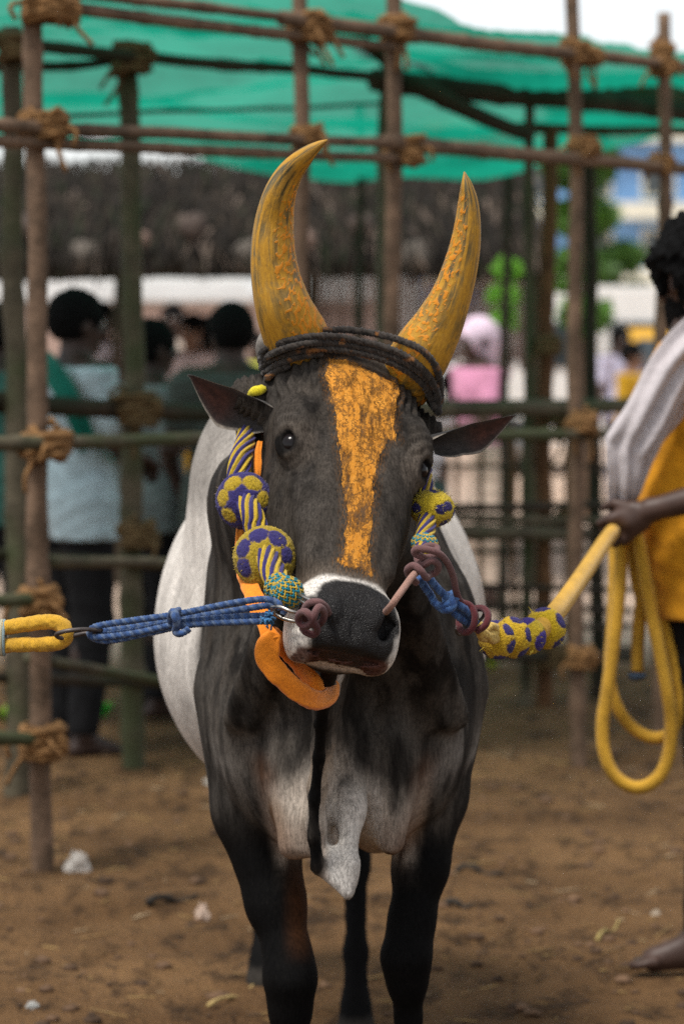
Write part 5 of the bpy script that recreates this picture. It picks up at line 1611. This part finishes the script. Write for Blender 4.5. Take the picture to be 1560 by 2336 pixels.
weed(238, 1640, .055, (.06, .50, .05), 'small bright green weed by the feet of the man in sky blue', 1)
weed(110, 1632, .05, (.22, .40, .02), 'yellowish weed right beside the nearest fence post', 2)
weed(12, 1650, .05, (.22, .40, .02), 'yellowish weed at the left edge of the picture', 5)
weed(383, 1605, .035, (.25, .42, .02), 'tiny yellow-green weed left of the bull\'s flank', 3)
weed(1122, 1532, .045, (.42, .50, .01), 'yellow weed right of the bull\'s flank under the pompoms', 4)
# ================================================================== PEOPLE
def skin_mat(name, c):
    m = simple(name, c, .5, .18, 14, .12, .002, spec=.35); return m
M_SKIN = skin_mat('brown_skin', (.060, .032, .023)); M_SKIN2 = skin_mat('deep_brown_skin', (.045, .026, .020)); M_SKIN3 = skin_mat('warm_brown_skin', (.22, .12, .08))
M_HAIR = simple('black_hair', (.005, .0048, .005), .85, .4, 60, .9, .012, spec=.12)
M_EYEW = simple('eye_white', (.6, .58, .55), .3, .02, 5, 0)
def cloth(name, c, var=.18, sc=20): return simple(name, c, .9, var, sc, .35, .006, sheen=.12 if max(c) > .1 else 0., spec=.15)
def rz3(a): return np.array(Matrix.Rotation(a, 3, 'Z'))

def person(name, loc, yaw, H_, J, mats, label, res=.013, head_yaw=0., head_pitch=0., shirt=None, lower='trousers', hair='short', hem=.84, group=None, extra=None, beard=False, sleeve=.55, fine=None, curl=.5):
    """J: joints in a 1.70 m frame, local: x to the figure's left (+), -y forward, z up. Hands are given as wrist + direction."""
    sc = H_ / 1.70; Rm = rz3(yaw) * sc; O = np.array(loc, float)
    W = lambda p: O + Rm @ np.array(p, float)
    j = dict(pelvis=(0, 0, .93), waist=(0, 0, 1.08), chest=(0, .0, 1.28), neck=(0, .01, 1.44), head=(0, -.015, 1.585),
             shL=(.185, .01, 1.40), shR=(-.185, .01, 1.40), elL=(.24, .03, 1.12), elR=(-.24, .03, 1.12), wrL=(.25, -.06, .88), wrR=(-.25, -.06, .88),
             hipL=(.09, 0, .90), hipR=(-.09, 0, .90), knL=(.10, -.02, .49), knR=(-.10, -.02, .49), anL=(.10, .02, .085), anR=(-.10, .02, .085), haL=None, haR=None, toL=(0, -1, 0), toR=(0, -1, 0))
    j.update(J or {})
    j = {k: (np.array(v, float) if v is not None else None) for k, v in j.items()}
    P_ = np.array([v for v in j.values() if v is not None])
    lo, hi = P_.min(0) - .22, P_.max(0) + .22; lo[2] = -.03; hi[2] = j['head'][2] + .2
    def axes(res_):
        return [span((lo[k], hi[k], res_)) for k in range(3)]
    def arm_pts(s): return j['sh' + s], j['el' + s], j['wr' + s]
    # --- body: one continuous surface
    f = Field(*axes(res))
    if fine is not None:
        ax_ = []
        for k in range(3):
            a0, a1 = fine[0][k], fine[1][k]
            ax_.append(np.unique(np.concatenate([np.arange(lo[k], a0, res), np.arange(a0, a1, .0045), np.arange(a1, hi[k], res)])))
        f = Field(*ax_)
    hy = Matrix.Rotation(head_yaw, 3, 'Z') @ Matrix.Rotation(head_pitch, 3, 'X')
    HRm = np.array(hy); hc = j['head']
    f.ell(j['pelvis'], (.155, .11, .13), .06); f.ell(j['waist'], (.135, .10, .15), .08); f.ell(j['chest'], (.165, .115, .19), .08)
    f.cone(j['shL'], j['shR'], .055, .055, .07)
    f.cone(j['neck'] - (0, 0, .05), hc - (0, -.02, .07), .058, .052, .03)
    for s in 'LR':
        a_, b_, c_ = arm_pts(s)
        f.cone(a_, b_, .050, .038, .03); f.cone(b_, c_, .039, .025, .02)
        h, k_, an = j['hip' + s], j['kn' + s], j['an' + s]
        f.cone(h, k_, .085, .056, .04); f.cone(k_, an, .055, .036, .03); f.ell(k_ * .7 + an * .3 + (0, .02, 0), (.05, .055, .11), .03)
        to = j['to' + s] / np.linalg.norm(j['to' + s])
        heel = an - to * .035 - (0, 0, .05); ball = an + to * .125 - (0, 0, .058); tip = an + to * .175 - (0, 0, .066)
        f.cone(heel, ball, .030, .023, .02); f.cone(an, ball, .032, .020, .03)
        sd = np.cross(to, (0, 0, 1.))
        for k in range(5): f.cone(ball + sd * (k - 2) * .016, tip + sd * (k - 2) * .017 - to * abs(k - 1) * .006, .0125, .009 + (.002 if k == (1 if s == 'L' else 3) else 0), .006)
        # hand: palm, four fingers with a bend, thumb from the side
        d = j['ha' + s] if j['ha' + s] is not None else (c_ - b_)
        d = d / np.linalg.norm(d)
        pn = np.array([-1. if s == 'L' else 1., 0, 0]) if abs(d[2]) > .5 else np.array([0, 0, -1.])
        pn = pn - d * d.dot(pn); pn /= np.linalg.norm(pn); sdv = np.cross(d, pn)
        pc = c_ + d * .05
        f.cone(c_, pc, .024, .026, .015); f.cone(c_ + d * .03 + sdv * .018, c_ + d * .085 + sdv * .026, .016, .014, .015); f.cone(c_ + d * .03 - sdv * .018, c_ + d * .085 - sdv * .026, .016, .014, .015)
        for k in range(4):
            r0_ = c_ + d * .088 + sdv * (k - 1.5) * .0185; L1 = (.040, .045, .042, .034)[k]
            m1 = r0_ + (d * cos(curl) + pn * sin(curl)) * L1; m2 = m1 + (d * cos(curl * 2.2) + pn * sin(curl * 2.2)) * L1 * .7; m3 = m2 + (d * cos(curl * 3.1) + pn * sin(curl * 3.1)) * L1 * .5
            f.cone(r0_ - d * .015, m1, .0105, .0092, .004); f.cone(m1, m2, .0092, .0083, .003); f.cone(m2, m3, .0083, .0068, .003)
        tb = c_ + d * .030 - sdv * .024; t1 = tb + (d * .7 - sdv * .6 + pn * .4) * .045; t2 = t1 + (d * .85 + pn * .6 - sdv * .1) * .03
        f.cone(tb, t1, .0145, .0115, .010); f.cone(t1, t2, .0112, .0085, .004)
    f.frame(hc, HRm)
    f.ell((0, .012, .025), (.074, .092, .092), .02); f.ell((0, -.022, -.045), (.055, .062, .072), .04); f.ell((0, -.055, -.088), (.024, .022, .020), .02)
    f.cone((0, -.092, .010), (0, -.108, -.028), .009, .013, .010); f.ell((0, -.088, -.060), (.022, .010, .006), .006); f.ell((0, -.086, -.073), (.020, .010, .007), .006)
    f.cone((-.04, -.080, .028), (.04, -.080, .028), .010, .010, .012)
    for s in (-1, 1):
        f.ell((s * .030, -.094, .008), (.016, .012, .010), .012, 's'); f.ell((s * .075, .012, -.005), (.010, .022, .032), .006); f.ell((s * .085, .010, -.002), (.006, .012, .02), .004, 's')
        f.ell((s * .045, -.065, -.025), (.018, .018, .018), .02); f.ell((s * .030, -.078, .008), (.0135, .0135, .0125), .002)
    f.frame()
    root = empty(name, O)
    V_, F_ = f.mesh()
    mk('body', V_ @ Rm.T + O, F_, mats['skin'], root)
    # --- clothes: the same skeleton, thicker, trimmed at cuffs, neck and hem
    def fit(name_, build, clip, mt, wr=.012, seed=1, res_=None):
        g_ = Field(*axes(res_ or res)); build(g_)
        p = np.stack(np.meshgrid(*g_.ax, indexing='ij'), -1)
        g_.F = np.maximum(g_.F, clip(p))
        v, fq = g_.mesh(); n_ = vnormals(v, fq)
        fo = fbm(v * np.array([1, 1, .5]), 11, 2, seed) - .5; fo2 = np.sin((v[:, 2] * 1.2 + v[:, 0] * .8 + .5 * fbm(v, 4, 2, seed)) * 55) * .5
        v = v + n_ * (wr * fo + wr * .28 * fo2)[:, None]
        return mk(name_, v @ Rm.T + O, fq, mt, root)
    def torso(g_):
        g_.ell(j['pelvis'] + (0, 0, .02), (.182, .135, .16), .06); g_.ell(j['waist'], (.165, .125, .16), .08); g_.ell(j['chest'], (.185, .135, .19), .08)
        g_.cone(j['shL'], j['shR'], .072, .072, .06); g_.cone((0, .01, 1.40) if J is None or 'neck' not in J else j['neck'] - (0, 0, .05), j['neck'] + (0, 0, .01), .075, .066, .03)
        for s in 'LR':
            a_, b_, c_ = arm_pts(s); g_.cone(a_, a_ + (b_ - a_) * min(1, sleeve * 1.2), .066, .056, .04)
            if sleeve > .85: g_.cone(b_, b_ + (c_ - b_) * (sleeve - .2), .054, .042, .02)
            g_.cone(j['hip' + s] + (0, 0, .02), j['hip' + s] * .75 + j['kn' + s] * .25, .122, .125, .05)
    fit('shirt', torso, lambda p: np.maximum(hem - p[..., 2], p[..., 2] - (j['neck'][2] - .005)), mats['shirt'], seed=3)
    if lower == 'trousers':
        def legs(g_):
            g_.ell(j['pelvis'], (.165, .125, .14), .05)
            for s in 'LR':
                g_.cone(j['hip' + s], j['kn' + s], .105, .078, .04); g_.cone(j['kn' + s], j['an' + s], .078, .060, .03)
        fit('trousers', legs, lambda p: np.maximum(.09 - p[..., 2], p[..., 2] - (hem + .03)), mats['lower'], seed=4)
    else:
        def lungi(g_):
            g_.ell(j['pelvis'], (.175, .135, .14), .05)
            for s in 'LR':
                g_.cone(j['hip' + s], j['kn' + s], .12, .13, .10); g_.cone(j['kn' + s], j['an' + s], .13, .14, .12)
        fit('lungi', lungi, lambda p: np.maximum(.16 - p[..., 2], p[..., 2] - (hem + .03)), mats['lower'], seed=4, wr=.02)
    # --- hair
    hs = Field(*[span((-.16, .16, .0065))] * 2, span((-.30 if hair == 'long' else -.16, .17, .0065)))
    k_ = .016 if hair == 'short' else .03
    hs.ell((0, .018, .030), (.078 + k_, .096 + k_, .094 + k_), .02)
    if hair == 'curly':
        R = random.Random(5)
        for q_ in range(60):
            d = Vector((R.gauss(0, 1), R.gauss(.3, 1), abs(R.gauss(0, 1)) * .9)).normalized()
            hs.ell((d.x * .098, .018 + d.y * .115, .03 + d.z * .112), (.022, .022, .022), .012)
        hs.ell((0, -.095, .080), (.05, .035, .03), .02)
    for s in (-1, 1): hs.ell((s * .088, .0, -.022), (.036, .030, .042), .01, 's')
    if hair == 'long': hs.cone((0, .06, .0), (0, .085, -.22), .075, .045, .04)
    hs.ell((0, -.085, -.055), (.064 + .02, .095, .088), .01, 's') if not hair == 'long' else hs.ell((0, -.10, -.045), (.064, .085, .085), .01, 's')
    p = np.stack(np.meshgrid(*hs.ax, indexing='ij'), -1)
    lim = -.055 if hair != 'long' else -.28
    hs.F = np.maximum(hs.F, lim - p[..., 2] + np.maximum(-p[..., 1], 0) * .4)
    v, fq = hs.mesh(); n_ = vnormals(v, fq); v = v + n_ * ((fbm(v, 70, 3, 2) - .5) * (.034 if hair == 'curly' else .014))[:, None]
    T_ = lambda v: ((v @ HRm.T) + hc) @ Rm.T + O
    mk('hair', T_(v), fq, mats.get('hair', M_HAIR), root)
    if beard:
        bs = Field(*[span((-.12, .12, .006))] * 2, span((-.15, .04, .006)))
        bs.ell((0, -.022, -.050), (.063, .072, .080), .02); bs.ell((0, -.06, -.095), (.034, .030, .028), .03)
        bs.ell((0, -.112, -.020), (.030, .04, .055), .01, 's')
        p = np.stack(np.meshgrid(*bs.ax, indexing='ij'), -1); bs.F = np.maximum(bs.F, p[..., 2] + .025 + p[..., 1] * .35)
        v, fq = bs.mesh(); n_ = vnormals(v, fq); v = v + n_ * ((fbm(v, 90, 2, 4) - .5) * .008)[:, None]
        mk('beard', T_(v), fq, mats.get('hair', M_HAIR), root)
    for s in (-1, 1):
        v, fq, _ = sphere((s * .030, -.0795, .008), .0128, 14, 10); e = mk('eye', T_(v), fq, M_EYEW, root)
        v, fq, _ = sphere((s * .030, -.0885, .008), .0060, 12, 8); mk('iris', T_(v), fq, m_eye, e)
    tag(root, label, 'person', group)
    return root, W, j, T_

# ---- the handler at right: back of the head to us, torso in profile, hand out holding the coils
LOC = P(1590, 760, 7.32); LOC.z = 0
yawH = radians(-90)      # faces picture left
def toloc(p, sc=1.77 / 1.70):
    return (np.linalg.inv(rz3(yawH) * sc) @ (np.array(p) - np.array(LOC)))
hand_l = toloc(P(1430, 1186, 7.09)); wrist_l = toloc(P(1482, 1164, 7.08)); elbow_l = toloc(P(1690, 1112, 7.04))
handler, W, jj, TT = person('person', LOC, yawH, 1.77, dict(
    pelvis=(0, -.005, .93), waist=(0, -.045, 1.08), chest=(0, .0, 1.27), neck=(0, -.005, 1.43), head=(0, .000, 1.562), shL=(.185, .02, 1.39), shR=(-.185, .02, 1.39),
    elL=elbow_l, wrL=wrist_l, haL=hand_l - wrist_l + np.array([0, -.02, -.02]), elR=(-.25, .10, 1.12), wrR=(-.22, -.06, 1.0),
    hipL=(.09, .01, .90), hipR=(-.09, .01, .90), knL=(.10, .045, .49), knR=(-.09, .09, .50), anL=(.11, .015, .085), anR=(-.10, .12, .085), toL=(.0, -1, 0), toR=(-.10, -1, 0)),
    dict(skin=M_SKIN, shirt=cloth('mustard_cotton', (.62, .27, .012), .25), lower=cloth('black_cotton', (.008, .008, .009), .2)),
    'bearded man in mustard yellow shirt seen from behind, holding the yellow rope coils', res=.0105,
    head_yaw=radians(-58), head_pitch=radians(6), hair='curly', hem=.795, beard=True, sleeve=.5, curl=.95,
    fine=(wrist_l - np.array([.08, .18, .14]), wrist_l + np.array([.08, .06, .06])))
# cotton towel over his shoulder
def towel(name, rows, nu, nv, mat, label, cat, seed=1, th=.006, amp=.012, fr=9):
    Rw = [catmull([tuple(p) for p in r_], nu) for r_ in rows]
    A = np.stack(Rw, 0); out = np.stack([catmull(A[:, i], nv) for i in range(nu)], 0)
    du = np.gradient(out, axis=0); dv = np.gradient(out, axis=1); Nn = np.cross(du, dv); Nn /= np.linalg.norm(Nn, axis=2)[..., None] + 1e-9
    vv = np.linspace(0, 1, nv)[None, :]; uu = np.linspace(0, 1, nu)[:, None]
    fold = amp * np.sin(vv * fr * 2 * pi + 1.5 * np.sin(uu * 5)) * np.sin(np.clip(vv, .03, .97) * pi) ** .4 + amp * .5 * np.sin(vv * fr * 4.3 + uu * 7)
    out = out + Nn * fold[..., None]
    A0 = (out + Nn * th / 2).reshape(-1, 3); A1 = (out - Nn * th / 2).reshape(-1, 3); n = nu * nv
    i = np.arange(nu - 1)[:, None] * nv; j_ = np.arange(nv - 1)[None]
    q0 = np.stack([i + j_, i + j_ + 1, i + nv + j_ + 1, i + nv + j_], -1).reshape(-1, 4)
    e = []
    a = np.arange(nu - 1) * nv; e.append(np.stack([a, a + nv, a + nv + n, a + n], 1)); a = a + nv - 1; e.append(np.stack([a + nv, a, a + n, a + nv + n], 1))
    a = np.arange(nv - 1); e.append(np.stack([a + 1, a, a + n, a + 1 + n], 1)); a = a + (nu - 1) * nv; e.append(np.stack([a, a + 1, a + 1 + n, a + n], 1))
    V_ = np.vstack([A0, A1]); V_ = V_ + (fbm(V_, 40, 2, seed)[:, None] - .5) * .004
    o = mk(name, V_, np.vstack([q0, q0[:, ::-1] + n] + e), mat); return tag(o, label, cat)
M_TOWEL = cloth('grey_white_cotton', (.50, .455, .46), .12, 60)
dT = 7.12
towel('shoulder_towel', [
    [P(1700, 690, 7.32), P(1610, 700, 7.20), P(1552, 738, dT), P(1488, 815, dT - .02), P(1432, 915, dT - .03), P(1386, 985, dT - .03), P(1378, 1010, dT - .02), P(1392, 1095, dT), P(1386, 1200, dT + .04)],
    [P(1720, 735, 7.28), P(1630, 745, 7.16), P(1570, 785, dT - .03), P(1508, 868, dT - .05), P(1455, 960, dT - .05), P(1420, 1010, dT - .04), P(1410, 1060, dT - .04), P(1408, 1120, dT - .02), P(1400, 1180, dT + .04)],
    [P(1730, 790, 7.28), P(1650, 800, 7.16), P(1590, 840, dT - .01), P(1532, 915, dT - .03), P(1485, 1000, dT - .03), P(1458, 1050, dT - .02), P(1446, 1090, dT - .02), P(1436, 1130, dT), P(1420, 1168, dT + .05)],
    [P(1740, 840, 7.30), P(1670, 850, 7.20), P(1612, 885, dT + .04), P(1552, 950, dT + .03), P(1503, 1020, dT + .03), P(1474, 1070, dT + .04), P(1460, 1100, dT + .04), P(1448, 1130, dT + .05), P(1430, 1160, dT + .08)]],
    80, 60, M_TOWEL, 'greyish white cotton towel hanging over the handler\'s shoulder', 'towel', amp=.010, fr=4)

# ---- men behind the fence at left
M_TEAL = cloth('teal_scarf', (.005, .12, .085)); M_SKYB = cloth('sky_blue_cotton', (.42, .54, .58)); M_DARKC = cloth('dark_cloth', (.012, .012, .013)); M_GRN = cloth('grey_green_cotton', (.07, .085, .075))
def at_px(px, d): return ((px - 780) / FPX * d, d, 0)
sit = {}
pA, WA, jA, TA = person('person', at_px(172, 10.9), radians(122), 1.64, dict(elL=(.27, -.02, 1.14), wrL=(.12, -.18, 1.12), elR=(-.26, -.04, 1.15), wrR=(-.12, -.2, 1.10)),
    dict(skin=M_SKIN2, shirt=M_SKYB, lower=M_DARKC), 'man in sky blue shirt and green scarf standing behind the left fence post', hem=.80, sleeve=.6)
a = Acc()
for (p0, p1, p2, p3) in [((-.21, -.03, 1.30), (-.13, .10, 1.44), (0, .10, 1.47), (.0, .10, 1.47))]:
    pass
Wp = lambda p: tuple(np.array(at_px(172, 10.9)) + rz3(radians(122)) @ np.array(p) * (1.64 / 1.7))
o = towel('green_scarf', [[Wp((-.25, .04, 1.16)), Wp((-.235, .10, 1.33)), Wp((-.13, .13, 1.45)), Wp((0, .12, 1.49)), Wp((.13, .13, 1.45)), Wp((.235, .10, 1.33)), Wp((.25, .04, 1.16))],
                          [Wp((-.24, .10, 1.12)), Wp((-.20, .155, 1.28)), Wp((-.10, .175, 1.385)), Wp((0, .17, 1.42)), Wp((.10, .175, 1.385)), Wp((.20, .155, 1.28)), Wp((.24, .10, 1.12))]], 60, 16, M_TEAL, 'dark green scarf over the shoulders of the man in sky blue', 'scarf', amp=.006, fr=2)
person('person', at_px(528, 11.6), radians(200), 1.60, dict(elL=(.25, -.03, 1.13), wrL=(.1, -.2, 1.15)), dict(skin=M_SKIN2, shirt=M_GRN, lower=M_DARKC), 'slim dark man in grey-green shirt standing behind the bull\'s left-of-picture ear', hem=.8, sleeve=.5)
person('person', at_px(345, 12.0), radians(120), 1.54, dict(elL=(.22, -.12, 1.2), wrL=(.12, -.36, 1.25)), dict(skin=M_SKIN2, shirt=cloth('dull_check', (.16, .19, .19)), lower=M_DARKC), 'man in dull teal shirt between the sky blue man and the bull', hem=.8, sleeve=.6)
person('person', at_px(-5, 11.9), radians(170), 1.60, None, dict(skin=M_SKIN2, shirt=cloth('sea_green_cotton', (.04, .12, .10)), lower=M_DARKC), 'man in sea green shirt cut off by the left edge', hem=.8, sleeve=.5)
person('person', at_px(1092, 16.6), radians(-60), 1.56, dict(elL=(.24, -.10, 1.12), wrL=(.18, -.3, 1.08)), dict(skin=M_SKIN, shirt=cloth('pink_cotton', (.62, .26, .40)), lower=cloth('sand_skirt', (.62, .47, .38)), hair=cloth('pale_pink_veil', (.78, .60, .72))), 'woman in pink dress and pale pink headscarf beside the right horn', hem=.98, sleeve=.7, lower='lungi', hair='long')
crowd = [(232, 22, 1.70, (.66, .60, .66), (.5, .3, .05)), (440, 21, 1.62, (.62, .50, .50), (.60, .32, .02)), (395, 24, 1.72, (.60, .50, .42), (.2, .15, .12)), (480, 22, 1.60, (.66, .58, .72), (.1, .1, .12)), (585, 25, 1.5, (.62, .62, .10), (.2, .2, .2)),
         (262, 21.5, 1.32, (.62, .36, .03), (.1, .1, .1)), (1030, 19.5, 1.25, (.72, .72, .76), (.05, .1, .1)), (1440, 23, 1.42, (.60, .34, .02), (.4, .4, .4)), (1415, 26.5, 1.55, (.55, .52, .66), (.08, .08, .12))]
cl = ['woman in lilac white blouse in the gap right of the blue shirted man', 'child in pale blouse with orange cloth near the bull\'s left-of-picture horn', 'man in cream shirt in the far crowd between the second post and the horn', 'woman in pale lilac beside the dark man\'s head', 'person in lime yellow top just left of the horn base',
      'person in orange top low behind the second fence post', 'child in white shirt low between horn and pink woman', 'person in orange shirt in front of the taxi near the handler\'s face', 'person in pale lilac shirt near the parked van at right']
for k, (x, d, h_, c1_, c2_) in enumerate(crowd):
    person('person', at_px(x, d), radians(rnd.uniform(-60, 200)), h_, dict(elL=(.25, -.04, 1.14), wrL=(.16, -.22 + .05 * (k % 3), 1.02)), dict(skin=(M_SKIN, M_SKIN3)[k % 2], shirt=cloth('crowd_shirt', c1_), lower=cloth('crowd_lower', c2_)),
           cl[k], res=.02, hem=.8, sleeve=.6, lower='lungi' if k % 2 else 'trousers', hair='short' if k % 3 else 'long', group='people in the far crowd')
